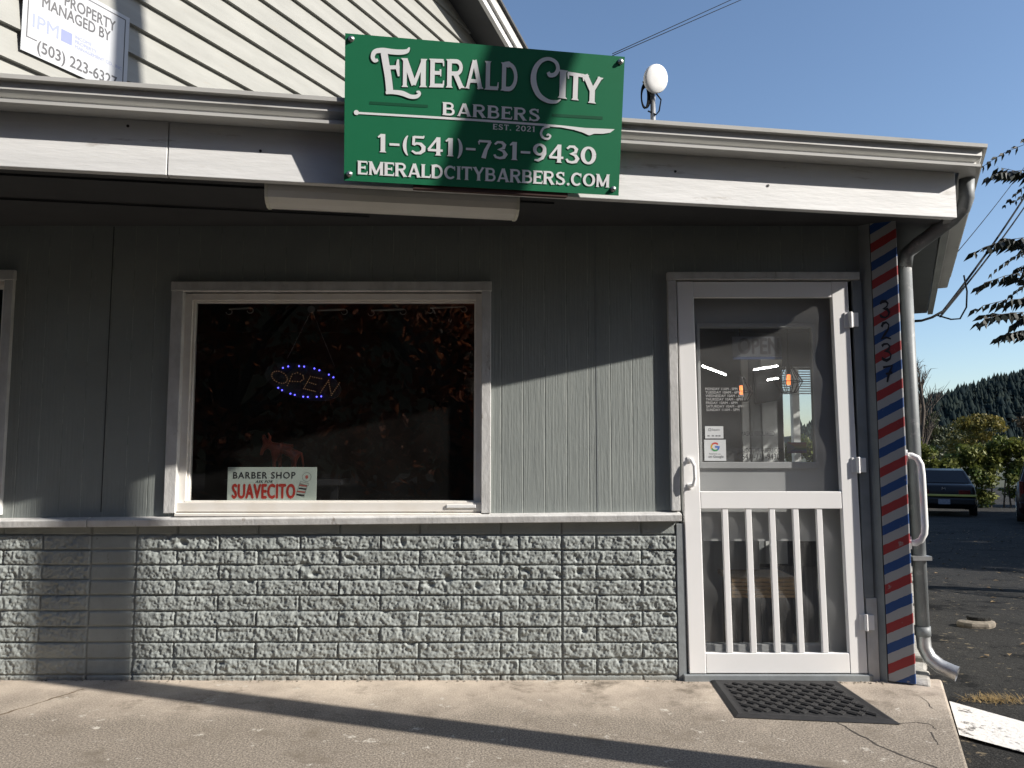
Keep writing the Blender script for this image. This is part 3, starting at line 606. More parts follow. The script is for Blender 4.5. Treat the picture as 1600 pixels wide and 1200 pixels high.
# ---- downspout
pipe_x, pipe_y = 2.185, .10
gq = cF + N2*.060 + D2*.13 + Vector((0, 0, .235))
mb = MB(); mb.tube([gq, gq+Vector((0, .01, -.10)), gq+Vector((-.01, .03, -.15)), gq+Vector((-.04, .08, -.19)), Vector((pipe_x+.05, pipe_y-.05, 2.315)), Vector((pipe_x+.01, pipe_y-.01, 2.275)), Vector((pipe_x, pipe_y, 2.20))], .037, 14)
mb.build('downspout_elbow', M_pipe, shop, smooth=True)
mb = MB(); mb.tube([(pipe_x, pipe_y, 2.21), (pipe_x+.004, pipe_y, 1.2), (pipe_x+.008, pipe_y, .24)], .035, 16); mb.tube([(pipe_x+.007, pipe_y, .25), (pipe_x+.008, pipe_y, .20)], .040, 16)
ds = mb.build('downspout', M_pipe, shop, smooth=True)
b0 = Vector((pipe_x+.008, pipe_y, .21)); mb = MB(); mb.tube([b0, b0+Vector((.002, -.004, -.07)), b0+Vector((.02, -.02, -.12)), b0+Vector((.055, -.05, -.155)), b0+Vector((.10, -.085, -.175)), b0+Vector((.118, -.10, -.182))], [.036, .036, .037, .038, .038, .040], 16, cap=False)
for t in ((.0, -.004, -.065), (.022, -.022, -.118), (.06, -.054, -.156)):
    pass
mb.build('downspout_outlet', M_galv, ds, smooth=True)
mb = MB(); mb.obox(Vector((pipe_x-.05, pipe_y-.05, .60)), Vector((.10, 0, 0)), Vector((0, .06, 0)), UP*.022); mb.build('pipe_strap', M_galv, ds)

# ---- taller gabled part: lap siding, rake
PU = Vector((-2.136, -.047, 0))
def US(s, o, z): return PU + D2*s + N2*o + Vector((0, 0, z))
rz = lambda s: 5.505 - .34*(s-3.34)
lap = .1662; mb = MB()
for k in range(-5, 20):
    zb, zt = 3.37+k*lap, 3.37+(k+1)*lap
    if zt < 2.6: continue
    s1 = min(3.34+(5.505-zt)/.34, 11.0); s1b = min(3.34+(5.505-zb)/.34, 11.0)
    if s1 < -1.0: break
    a0 = -.86
    # a clapboard: thick lower edge, thin at the top, tucked under the board above
    pts = [US(a0, .0, zb), US(a0, .028, zb), US(a0, .002, zt), US(a0, .0, zt)]; pte = [US(s1b, .0, zb), US(s1b, .028, zb), US(s1, .002, zt), US(s1, .0, zt)]
    mb.add(pts+pte, [(0, 1, 2, 3), (7, 6, 5, 4), (0, 4, 5, 1), (1, 5, 6, 2), (2, 6, 7, 3), (3, 7, 4, 0)])
up = tag(mb.build('lap_siding', M_lap, shop), 'cream horizontal lap siding of the taller part')
mb = MB(); a0 = -.86; mb.prism([US(a0, -.003, 2.72), US(10.9, -.003, 2.72), US(10.9, -.003, rz(10.9)), US(a0, -.003, rz(a0))], -N2*.1); mb.build('upper_wall', M_jamb, shop)
def rake(s0, s1, o0, o1, z0, z1, name, m):
    mb = MB(); P = [US(s0, o0, rz(s0)+z0), US(s0, o1, rz(s0)+z0), US(s0, o1, rz(s0)+z1), US(s0, o0, rz(s0)+z1)]; Q = [US(s1, o0, rz(s1)+z0), US(s1, o1, rz(s1)+z0), US(s1, o1, rz(s1)+z1), US(s1, o0, rz(s1)+z1)]
    mb.add(P+Q, [(0, 1, 2, 3), (7, 6, 5, 4), (0, 4, 5, 1), (1, 5, 6, 2), (2, 6, 7, 3), (3, 7, 4, 0)]); return mb.build(name, m, shop)
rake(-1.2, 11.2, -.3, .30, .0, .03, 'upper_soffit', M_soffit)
rake(-1.2, 11.2, .3005, .34, -.03, .16, 'upper_fascia', M_fascia)
rake(-1.2, 11.2, .3405, .37, .05, .17, 'rake_trim', M_gutter)
rake(-1.2, 11.2, -.6, .40, .172, .20, 'upper_roof', M_shingle)
# ---- interior shell
rxx = lambda y: 1.986+.5095*(y-.084)
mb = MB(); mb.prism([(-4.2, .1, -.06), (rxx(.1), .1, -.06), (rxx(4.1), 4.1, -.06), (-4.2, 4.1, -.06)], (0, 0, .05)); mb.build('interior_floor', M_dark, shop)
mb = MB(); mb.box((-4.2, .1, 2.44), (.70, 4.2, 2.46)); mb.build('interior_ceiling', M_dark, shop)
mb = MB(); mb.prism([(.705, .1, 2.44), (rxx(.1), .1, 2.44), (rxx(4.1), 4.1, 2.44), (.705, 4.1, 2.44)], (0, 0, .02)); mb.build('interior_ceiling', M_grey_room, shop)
mb = MB(); mb.box((-4.3, .1, -.06), (-4.2, 4.2, 2.44)); mb.box((-4.2, 4.0, -.01), (.70, 4.1, 2.44)); mb.box((.70, .12, -.01), (.74, 4.1, 2.44)); mb.build('interior_wall', M_dark, shop)  # last box: added partition keeping the lit room's light out of this one
# back wall of the lit room with a window opening
bw = 4.0; w0, w1 = W(1224, 722, bw), W(1272, 612, bw)
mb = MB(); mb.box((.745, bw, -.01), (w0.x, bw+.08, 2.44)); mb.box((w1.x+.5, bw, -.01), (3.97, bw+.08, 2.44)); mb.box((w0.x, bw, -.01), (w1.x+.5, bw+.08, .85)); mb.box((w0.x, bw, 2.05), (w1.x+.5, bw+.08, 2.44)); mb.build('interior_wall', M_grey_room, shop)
mb = MB(); mb.box((w0.x-.06, bw-.03, .82), (w0.x, bw-.002, 2.1)); xm = W(1243, 650, bw).x; mb.box((xm-.035, bw-.03, .82), (xm+.035, bw+.05, 2.05)); mb.box((w0.x, bw-.03, .80), (w1.x+.5, bw-.002, .85)); mb.build('back_window_frame', M_white_room, shop)
b = MB(); z0, z1 = W(1245, 616, bw-.05).z, 2.08
for i in range(12): b.obox(Vector((w0.x-.05, bw-.06, z0+(z1-z0)*i/12)), Vector((1.0, 0, 0)), Vector((0, .022, .012)), Vector((0, -.001, .003)))
b.build('window_blind', M_white_room, shop)
for (pa, pb, m_) in ((1190, 1222, M_white_room), (1161, 1171, M_white_room), (1172, 1189, M_entry)):
    a, c = W(pa, 722, bw-.02), W(pb, 600, bw-.02); mb = MB(); mb.box((a.x, bw-.03, .02), (c.x, bw-.003, 2.3)); mb.build('wall_panel', m_, shop)

# ================================================================== SHOP SIGN
TLs, BLs = WP(537.5, 51.6, F0+N*.19, N), WP(537.5, 282, F0+N*.07, N)
sy = (TLs-BLs).normalized(); SW_, SH_ = (WP(970.5, 194, F0+N*.13, N)-WP(537.5, 167, F0+N*.13, N)).length, (TLs-BLs).length; sy = (sy-U*sy.dot(U)).normalized(); sz = U.cross(sy).normalized()
SM = Matrix.Translation(BLs) @ Matrix(((U.x, sy.x, sz.x, 0), (U.y, sy.y, sz.y, 0), (U.z, sy.z, sz.z, 0), (0, 0, 0, 1)))
sign = empty('shop_sign', None, 'green sign board with white barber lettering fixed to the white fascia', 'sign', M=SM)
mb = MB(); mb.box((0, 0, -.004), (SW_, SH_, 0)); mb.build('sign_panel', M_green, sign)
mb = MB(); mb.box((.30, -.018, -.060), (1.00, .07, -.006)); mb.build('backing_board', M_redwood, sign)
cq = [np.array(p) for p in ((538, 51.6), (971.5, 86), (970, 301), (537, 282))]
def SZ(zx, zy):       # photo detail coordinate -> sign local
    P = np.array([520+.3*zx, 30+.3*zy]); u = v = .5
    for _ in range(12):
        q = (1-v)*((1-u)*cq[0]+u*cq[1]) + v*((1-u)*cq[3]+u*cq[2]); du = (1-v)*(cq[1]-cq[0])+v*(cq[2]-cq[3]); dv = (1-u)*(cq[3]-cq[0])+u*(cq[2]-cq[1])
        s = np.linalg.solve(np.stack([du, dv], 1), P-q); u += s[0]; v += s[1]
    return (u*SW_, (1-v)*SH_)
for b_ in ((90, 102), (1482, 212), (1468, 870), (83, 806)):
    x, y = SZ(*b_); mb = MB(); mb.tube([(x, y, .0005), (x, y, .004)], .013, 12); mb.sphere((x, y, .006), (.010, .010, .008), 10, 6); mb.build('bolt', M_bolt, sign, smooth=True)
# --- serif capitals drawn from strokes on a unit-height box
T, t = .20, .13
def glyphs():
    G = {}
    def V(x, y0=0, y1=1, w=T): return ([(x, y0), (x, y1)], w)
    def Sf(x, y, w=T):         # serif wedge at a stem end
        d = .07 if y < .5 else -.07; return ('poly', [(x-w/2-.055, y), (x+w/2+.055, y), (x+w/2, y+d), (x-w/2, y+d)])
    def tick(x, y0, y1): return ('poly', [(x-.05, y0), (x+.035, y0), (x+.035, y1), (x-.01, y1)])
    G['E'] = (.66, [V(.12), ([(.12, .935), (.62, .935)], t), ([(.12, .51), (.50, .51)], t), ([(.12, .065), (.63, .065)], t), tick(.61, .93, .75), tick(.485, .64, .39), tick(.62, .07, .25), Sf(.12, 0), Sf(.12, 1)])
    G['L'] = (.62, [V(.12), ([(.12, .065), (.60, .065)], t), tick(.59, .07, .28), Sf(.12, 0), Sf(.12, 1)])
    G['I'] = (.26, [V(.13), Sf(.13, 0), Sf(.13, 1)])
    G['T'] = (.72, [V(.36), ([(.02, .935), (.70, .935)], t), tick(.68, .93, .74), tick(.05, .93, .74), Sf(.36, 0)])
    G['M'] = (.98, [V(.13, w=.15), V(.85), ([(.13, .97), (.49, .08)], T), ([(.85, .97), (.49, .08)], .13), Sf(.13, 0, .15), Sf(.85, 0), Sf(.10, 1, .14), Sf(.88, 1, .14)])
    G['A'] = (.86, [([(.12, 0), (.42, 1)], .14), ([(.74, 0), (.44, 1)], T), ([(.24, .27), (.62, .27)], t), Sf(.12, 0, .12), Sf(.74, 0)])
    G['R'] = (.78, [V(.12), ([(.12, .935), (.40, .935)]+arc(.42, .72, .21, .215, 90, -90, 10)+[(.12, .50)], t*1.15), ([(.38, .50), (.66, 0)], T), Sf(.12, 0), Sf(.12, 1), Sf(.68, 0, .16)])
    G['P'] = (.70, [V(.12), ([(.12, .935), (.40, .935)]+arc(.42, .70, .21, .235, 90, -90, 10)+[(.12, .46)], t*1.15), Sf(.12, 0), Sf(.12, 1)])
    G['B'] = (.74, [V(.12), ([(.12, .935), (.38, .935)]+arc(.39, .73, .19, .205, 90, -90, 10)+[(.12, .52)], t*1.1), ([(.14, .52), (.40, .52)]+arc(.42, .295, .22, .23, 90, -90, 10)+[(.12, .065)], t*1.15), Sf(.12, 0), Sf(.12, 1)])
    G['D'] = (.80, [V(.12), ([(.12, .935), (.34, .935)]+arc(.34, .50, .34, .435, 90, -90, 16)+[(.12, .065)], t*1.25), Sf(.12, 0), Sf(.12, 1)])
    G['C'] = (.80, [(arc(.42, .5, .32, .43, 42, 318, 22), [t*.9]+[t*(1+.45*math.sin(math.pi*i/22)) for i in range(1, 22)]+[t*.9]), tick(.70, .96, .66)])
    G['O'] = (.88, [(arc(.44, .5, .34, .43, 0, 360, 28), [T*.55+T*.42*abs(math.cos(2*math.pi*i/28)) for i in range(29)])])
    G['0'] = (.74, [(arc(.37, .5, .27, .43, 0, 360, 26), [t*.9+.08*abs(math.cos(2*math.pi*i/26)) for i in range(27)])])
    sp_ = [(.58, .72), (.56, .86), (.40, .94), (.22, .90), (.13, .77), (.18, .63), (.36, .53), (.54, .43), (.62, .27), (.54, .11), (.34, .055), (.16, .12), (.10, .28)]
    G['S'] = (.74, [(sp_, [.09, .12, .13, .14, .16, .18, .19, .19, .17, .14, .13, .12, .09]), tick(.585, .98, .68), tick(.10, .02, .32)])
    G['Y'] = (.80, [([(.12, 1), (.41, .45)], T), ([(.70, 1), (.41, .45)], .14), V(.41, 0, .47), Sf(.41, 0), Sf(.12, 1), Sf(.70, 1, .12)])
    G['N'] = (.86, [V(.12, w=.14), V(.74, w=.14), ([(.12, .97), (.74, .03)], T), Sf(.12, 0, .14), Sf(.12, 1, .14), Sf(.74, 1, .14)])
    G['1'] = (.46, [V(.26), ('poly', [(.27, 1), (.16, 1), (.03, .84), (.06, .78), (.18, .83)]), Sf(.26, 0)])
    G['2'] = (.70, [([(.10, .72), (.16, .88), (.34, .94), (.52, .86), (.55, .70), (.46, .52), (.26, .30), (.10, .08)], [.10, .12, .13, .15, .17, .16, .14, .14]), ([(.08, .065), (.62, .065)], t), tick(.61, .07, .24)])
    G['3'] = (.68, [([(.08, .80), (.20, .93), (.40, .93), (.52, .80), (.48, .62), (.28, .53), (.48, .46), (.58, .28), (.50, .11), (.32, .06), (.14, .10), (.06, .24)], [.10, .12, .14, .16, .14, .11, .14, .18, .16, .13, .12, .10])])
    G['4'] = (.74, [V(.50, 0, 1, .18), ([(.48, .98), (.06, .30)], .11), ([(.04, .28), (.70, .28)], t), Sf(.50, 0, .18)])
    G['5'] = (.68, [([(.14, .94), (.58, .94)], t), ([(.14, .98), (.12, .50)], .12), ([(.12, .50), (.26, .60), (.44, .58), (.57, .42), (.56, .22), (.42, .08), (.22, .06), (.06, .18)], [.10, .12, .15, .18, .18, .15, .12, .10]), tick(.57, .93, 1.04)])
    G['7'] = (.66, [([(.06, .935), (.60, .935)], t), ([(.58, .93), (.38, .45), (.28, 0)], [.13, .17, .21]), tick(.06, .93, .74)])
    G['9'] = (.72, [(arc(.35, .66, .23, .27, 0, 360, 20), [.12+.05*abs(math.cos(2*math.pi*i/20)) for i in range(21)]), ([(.58, .70), (.58, .45), (.48, .20), (.28, .06), (.12, .08)], [.16, .17, .16, .13, .10])])
    G['('] = (.36, [(arc(.46, .45, .32, .66, 125, 235, 14), [.05]+[.05+.11*math.sin(math.pi*i/14) for i in range(1, 14)]+[.05])])
    G[')'] = (.36, [(arc(-.10, .45, .32, .66, 55, -55, 14), [.05]+[.05+.11*math.sin(math.pi*i/14) for i in range(1, 14)]+[.05])])
    G['-'] = (.52, [([(.04, .46), (.48, .46)], t)]); G['.'] = (.26, [(arc(.13, .09, .045, .045, 0, 360, 12), .11)]); G[' '] = (.4, [])
    return G
GL = glyphs(); zlay = [0]
def put(mb, ch, f, z0):
    for st in GL[ch][1]:
        zlay[0] = (zlay[0]+1) % 40; z = z0 + zlay[0]*.000025
        if st[0] == 'poly': vs, fs = [(x, y, 0) for x, y in st[1]], [tuple(range(len(st[1])))]
        else: vs, fs = ribbon(*st)
        mb.add([(*f(v[0], v[1]), z) for v in vs], fs)
def line_text(mb, txt, a, b, ha, hb, z0, gap=.10, f2=SZ, dx=0, dy=0):
    """baseline from a to b and cap heights ha, hb (photo detail coordinates)"""
    tot = sum(GL[c][0]+gap for c in txt)-gap; x = 0
    for c in txt:
        wd = GL[c][0]
        def f(u, v, x=x):
            q = (x+u)/tot; bx, by = a[0]+(b[0]-a[0])*q, a[1]+(b[1]-a[1])*q; return tuple(np.array(f2(bx, by-(ha+(hb-ha)*q)*v))+(dx, dy))
        put(mb, c, f, z0); x += wd+gap
def box_glyph(mb, ch, x0, x1, yt0, yt1, yb0, yb1, z0, dx=0, dy=0):
    wd = GL[ch][0]
    def f(u, v): q = u/wd; top = yt0+(yt1-yt0)*q; bot = yb0+(yb1-yb0)*q; return tuple(np.array(SZ(x0+(x1-x0)*q, bot+(top-bot)*v))+(dx, dy))
    put(mb, ch, f, z0)
def spath(mb, pts, ws, z0, dx=0, dy=0):
    # smooth ribbon through photo detail coordinates, widths in those units
    P = []; Ws = []
    n = len(pts)
    for i in range(n-1):
        p0, p1, p2, p3 = [np.array(pts[max(0, min(n-1, j))], float) for j in (i-1, i, i+1, i+2)]
        for k in range(6):
            q = k/6; P.append(.5*((2*p1)+(-p0+p2)*q+(2*p0-5*p1+4*p2-p3)*q*q+(-p0+3*p1-3*p2+p3)*q**3)); Ws.append(ws[i]+(ws[i+1]-ws[i])*q)
    P.append(np.array(pts[-1], float)); Ws.append(ws[-1]); vs, fs = ribbon(P, Ws); mb.add([(*(np.array(SZ(v[0], v[1]))+(dx, dy)), z0) for v in vs], fs)
MER = [('M', 340, 466, 198, 202, 347, 347), ('E', 482, 556, 200, 202, 347, 348), ('R', 568, 658, 202, 205, 348, 350), ('A', 662, 754, 205, 209, 351, 354), ('L', 766, 836, 210, 213, 357, 360), ('D', 850, 938, 216, 222, 361, 365), ('I', 1152, 1196, 252, 258, 397, 403), ('T', 1196, 1290, 262, 276, 404, 413), ('Y', 1276, 1390, 275, 295, 418, 430)]
def draw_main(mb, z0, dx=0, dy=0):
    for g in MER: box_glyph(mb, *g, z0, dx, dy)
    e_st = [[(252, 172), (262, 230), (274, 300), (283, 382)], [34, 34, 34, 36]]
    spath(mb, *e_st, z0+.00101, dx, dy)
    spath(mb, [(222, 208), (206, 212), (196, 192), (208, 166), (245, 160), (290, 166), (335, 168), (366, 162), (378, 143)], [14, 20, 20, 24, 27, 28, 27, 22, 5], z0+.00104, dx, dy)
    spath(mb, [(262, 248), (300, 246), (322, 246)], [20, 20, 18], z0+.00107, dx, dy); spath(mb, [(322, 205), (320, 246), (326, 292)], [8, 20, 8], z0+.0011, dx, dy)
    spath(mb, [(262, 378), (300, 374), (345, 380), (385, 396), (415, 396), (430, 384), (428, 372), (416, 372)], [14, 22, 26, 22, 20, 17, 13, 9], z0+.00113, dx, dy)
    spath(mb, [(1094, 266), (1106, 282), (1132, 276), (1146, 248), (1132, 214), (1092, 198), (1050, 214), (1022, 260), (1020, 322), (1048, 382), (1096, 414), (1140, 418), (1166, 406)], [16, 22, 22, 20, 18, 18, 22, 28, 31, 27, 21, 16, 5], z0+.00116, dx, dy)
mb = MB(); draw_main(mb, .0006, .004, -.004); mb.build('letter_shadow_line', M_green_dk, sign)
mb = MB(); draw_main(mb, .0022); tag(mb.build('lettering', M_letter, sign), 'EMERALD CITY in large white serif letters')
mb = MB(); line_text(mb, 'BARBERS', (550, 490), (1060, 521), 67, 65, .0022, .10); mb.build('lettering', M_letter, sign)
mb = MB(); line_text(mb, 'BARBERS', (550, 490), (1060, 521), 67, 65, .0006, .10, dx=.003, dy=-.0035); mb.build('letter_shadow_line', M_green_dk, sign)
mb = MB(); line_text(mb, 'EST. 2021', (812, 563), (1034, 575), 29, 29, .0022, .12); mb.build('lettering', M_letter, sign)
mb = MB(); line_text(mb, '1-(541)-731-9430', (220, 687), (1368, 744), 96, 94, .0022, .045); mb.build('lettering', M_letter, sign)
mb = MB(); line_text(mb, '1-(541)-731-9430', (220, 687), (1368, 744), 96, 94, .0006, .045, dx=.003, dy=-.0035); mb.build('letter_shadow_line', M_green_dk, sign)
mb = MB(); line_text(mb, 'EMERALDCITYBARBERS.COM', (124, 806), (1446, 862), 72, 68, .0022, .05); mb.build('lettering', M_letter, sign)
for (a, b) in (((183, 430), (475, 445)), ((1122, 486), (1396, 500))): mb = MB(); spath(mb, [a, ((a[0]+b[0])/2, (a[1]+b[1])/2), b], [15, 15, 15], .0008); mb.build('rule_line', M_green_dk, sign)
mb = MB(); spath(mb, [(125, 484), (600, 508), (1090, 538)], [11, 12, 12], .0022); x, y = SZ(117, 482)
mb.add([(x+.011*math.cos(a*math.pi/8), y+.0105*math.sin(a*math.pi/8), .0026) for a in range(16)], [tuple(range(16))])
bl = [(1075, 532), (1180, 540), (1300, 552), (1464, 558), (1440, 576), (1400, 582), (1352, 582), (1330, 590), (1322, 590), (1290, 576), (1240, 562), (1170, 550), (1080, 545)]
mb.add([(*SZ(*q), .0030) for q in bl], [tuple(range(len(bl)))])
spath(mb, [(1112, 546), (1080, 554), (1066, 580), (1078, 604), (1104, 610), (1116, 596), (1104, 587), (1096, 594)], [10, 12, 13, 12, 11, 11, 10, 8], .0033); mb.build('razor_emblem', M_letter, sign)

# ================================================================== PROPERTY SIGN on the taller part
def UPX(px, py, o=.03): p_ = WP(px, py, US(0, o, 3), N2); v = p_-US(0, o, 0); return v.dot(D2), v.z
sL, zL = UPX(31, 77); sR, zR = UPX(202, 29); wdt = sR-sL; hgt = zR-zL
PSM = Matrix.Translation(US(sL, .030, zL)) @ Matrix(((D2.x, 0, N2.x, 0), (D2.y, 0, N2.y, 0), (0, 1, 0, 0), (0, 0, 0, 1)))
ps = empty('property_sign', None, 'white property management sign on the cream lap siding', 'sign', M=PSM)
def PL(px, py): s_, z_ = UPX(px, py, .034); return s_-sL, z_-zL
mb = MB(); mb.box((0, 0, 0), (wdt, hgt, .004)); mb.build('sign_panel', mat('white_sign_board', (.42, .435, .455), .4, col2=(.40, .415, .435), scale=4), ps)
M_greyink = mat('grey_ink', (.05, .05, .055), .5, col2=(.065, .065, .07), scale=10); M_blueink = mat('faded_blue_ink', (.24, .27, .42), .5, col2=(.26, .29, .43), scale=10); M_blue2 = mat('blue_ink', (.17, .20, .40), .5, col2=(.19, .22, .41), scale=10)
def ptext(txt, pa, pb, hpx, m, bold=0):
    a, b = PL(*pa), PL(*pb); y_ = a[1]*.5+b[1]*.5; h = PL(pa[0], pa[1]-hpx)[1]-a[1]; mb = MB(); fit_text(mb, txt, a[0], b[0], y_, y_+h, .0046, bold); return mb.build('lettering', m, ps)
ptext('PROPERTY', (101, 9), (180, 49), 17.5, M_greyink, .022); ptext('MANAGED BY', (66, 10.5), (172, 65), 17.5, M_greyink, .022)
ptext('IPM', (51, 40), (91, 62), 21, M_blueink, .01)
a, b = PL(95, 63), PL(112, 72); mb = MB(); mb.box((a[0], a[1], .0041), (b[0], a[1]+.062, .0046)); mb.build('logo_square', M_blue2, ps)
for t_, pa, pb in (('INCOME', (117, 60), (143, 72)), ('PROPERTY', (117, 67), (151, 84)), ('MANAGEMENT CO., INC', (117, 75), (190, 110))): ptext(t_, pa, pb, 5.2, M_blueink, .02)
ptext('(503) 223-6327', (58, 81), (182, 136), 18, M_greyink, .022)
for q0, q1 in (((.022, .075), (.028, hgt-.02)), ((.0281, .075), (.075, .081)), ((wdt-.028, .02), (wdt-.022, hgt-.0261)), ((.0281, hgt-.026), (wdt-.022, hgt-.02))):
    mb = MB(); mb.box((*q0, .0041), (*q1, .0046)); mb.build('border_line', M_greyink, ps)

# ================================================================== FLUORESCENT EAVE LIGHT
l0 = WP(413, 300, F0-N*.05, N); sl0 = (l0-F0).dot(U); l1 = WP(812, 318, F0-N*.05, N); sl1 = (l1-F0).dot(U)
EL = empty('eave_light', FS(sl0, -.05, 2.30), 'long white wraparound tube light under the eave below the green sign', 'light')
prof = [(.0, 2.399), (.0, 2.345), (.010, 2.318), (.035, 2.300), (.08, 2.292), (.13, 2.300), (.158, 2.318), (.168, 2.345), (.168, 2.399)]
def lsweep(sa, sb, grow, name, m):
    mb = MB(); n = len(prof); f = lambda s, q: FS(s, -.05-q[0]*(1)+grow*(1 if q[0] < .08 else -1), q[1]-grow)
    mb.add([f(sa, q) for q in prof]+[f(sb, q) for q in prof], [tuple(range(n)), tuple(range(n, 2*n))[::-1]]+[(i, i+1, n+i+1, n+i) for i in range(n-1)]+[(n-1, 0, n, 2*n-1)]); return mb.build(name, m, EL, smooth=False, org=EL.location)
M_diff = mat('aged_acrylic_diffuser', (.84, .82, .76), .35, col2=(.78, .76, .70), scale=3)
lsweep(sl0+.014, sl1-.014, 0, 'diffuser', M_diff)
lsweep(sl0, sl0+.0135, .003, 'end_cap', mat('cream_end_cap', (.80, .79, .68), .4, col2=(.74, .73, .62), scale=6)); lsweep(sl1-.0135, sl1, .003, 'end_cap', MATS['cream_end_cap'])

# ================================================================== ANTENNA DISH on the roof
dy = .9; mb0 = W(1020, 205, dy); mt = W(1022, 140, dy); db = Vector((mb0.x, dy, 2.75))
ant = empty('dish_antenna', db, 'small white round antenna dish on a short mast above the gutter', 'antenna')
mb = MB(); mb.tube([db, Vector((db.x+.004, dy, mt.z))], .0175, 14); mb.build('mast', M_galv, ant, smooth=True, org=db)
c0 = W(1026, 123, dy-.08); fd = Vector((.45, -.86, -.30)).normalized(); a_ = fd.cross(UP).normalized(); b_ = a_.cross(fd)
def disc(prof_, nm, m):
    mb = MB(); n = 32
    for r_, h_ in prof_:
        for k in range(n): t_ = 2*math.pi*k/n; mb.v.append(tuple(c0 + (a_*math.cos(t_)+b_*math.sin(t_))*r_ + fd*h_))
    for i in range(len(prof_)-1):
        for k in range(n): mb.f.append((i*n+k, i*n+(k+1) % n, (i+1)*n+(k+1) % n, (i+1)*n+k))
    return mb.build(nm, m, ant, smooth=True, org=db)
disc([(.001, .012), (.05, .011), (.085, .006), (.092, 0), (.092, -.018), (.086, -.03), (.06, -.055), (.03, -.075), (.001, -.08)], 'dish', M_dish)
mb = MB(); mb.tube([c0-fd*.07, c0-fd*.12, Vector((db.x+.004, dy, mt.z-.03))], [.028, .026, .022], 10); mb.build('mount_bracket', M_black, ant, org=db)
mb = MB()
for k in range(3): mb.tube([Vector((db.x-.055+.006*k + (.022+.004*k)*math.cos(t_), dy-.02+.01*k, mt.z-.055 + (.085-.006*k)*math.sin(t_))) for t_ in np.linspace(0, 2*math.pi, 24)], .0055, 6)
mb.tube([c0-fd*.07+a_*.05, Vector((db.x+.055, dy-.02, mt.z-.08)), Vector((db.x+.045, dy, mt.z-.15)), Vector((db.x+.02, dy-.02, mt.z-.185)), Vector((db.x-.03, dy, mt.z-.15))], .005, 6)
mb.build('cable_coil', M_cable, ant, smooth=True, org=db)

# ================================================================== GRAB RAIL on the post's right side
gb = P1 + N2*PW + D2*.05
def gpt(o, z): return gb + N2*o + Vector((0, 0, z))
zt_, zb_ = W(1425, 712, -.06).z, W(1430, 848, -.06).z
gr = empty('grab_rail', gpt(0, zb_), 'white bent grab rail beside the striped corner post', 'handrail')
mb = MB(); mb.tube([gpt(0, zt_), gpt(.025, zt_), gpt(.05, zt_-.012), gpt(.066, zt_-.045), gpt(.070, zt_-.10), gpt(.072, zb_+.09), gpt(.068, zb_+.05), gpt(.05, zb_+.015), gpt(.025, zb_), gpt(0, zb_)], .0165, 12); mb.build('rail_tube', M_vinyl, gr, smooth=True, org=gr.location)
for z in (zt_, zb_):
    mb = MB(); mb.tube([gpt(.0, z), gpt(.008, z)], .032, 14); mb.build('flange', M_vinyl, gr, smooth=False, org=gr.location)

# ================================================================== DOORMAT
mc = [WZ(1109, 1063, .003), WZ(1307, 1064, .003), WZ(1408, 1132, .003), WZ(1149, 1121, .003)]
mo_ = (mc[0]+mc[1]+mc[2]+mc[3])/4; dmx = empty('doormat', mo_, 'black rubber doormat with basket weave ribs before the white screen door', 'doormat')
def MQ(u, v, z=0): return mc[0].lerp(mc[1], u).lerp(mc[3].lerp(mc[2], u), v) + Vector((0, 0, z))
mb = MB(); mb.add([MQ(*q, 0) for q in ((0, 0), (1, 0), (1, 1), (0, 1))]+[MQ(*q, .010) for q in ((.03, .05), (.97, .05), (.97, .95), (.03, .95))]+[MQ(*q, .007) for q in ((.06, .09), (.94, .09), (.94, .91), (.06, .91))],
  [(0, 1, 5, 4), (1, 2, 6, 5), (2, 3, 7, 6), (3, 0, 4, 7), (4, 5, 9, 8), (5, 6, 10, 9), (6, 7, 11, 10), (7, 4, 8, 11), (8, 9, 10, 11)]); base = mb.build('mat_base', M_rubber, dmx, org=mo_)
mb = MB(); nu, nv = 14, 9
for j in range(nv):
    for i in range(nu):
        u, v = .085+.83*(i+.5)/nu, .115+.77*(j+.5)/nv; a = .62 if (i+j) % 2 else -.62
        for k in (-1, 0, 1):
            du, dv = .027*math.cos(a), .045*math.sin(a); ou, ov = -math.sin(a)*.0115*k, math.cos(a)*.020*k; wu, wv = -math.sin(a)*.0022, math.cos(a)*.004
            c = [(u+ou-du-wu, v+ov-dv-wv), (u+ou+du-wu, v+ov+dv-wv), (u+ou+du+wu, v+ov+dv+wv), (u+ou-du+wu, v+ov-dv+wv)]
            mb.add([MQ(*q, .0068) for q in c]+[MQ(*q, .0125) for q in c], [(4, 5, 6, 7), (0, 1, 5, 4), (1, 2, 6, 5), (2, 3, 7, 6), (3, 0, 4, 7)])
mb.build('raised_ribs', M_rubber, dmx, org=mo_)

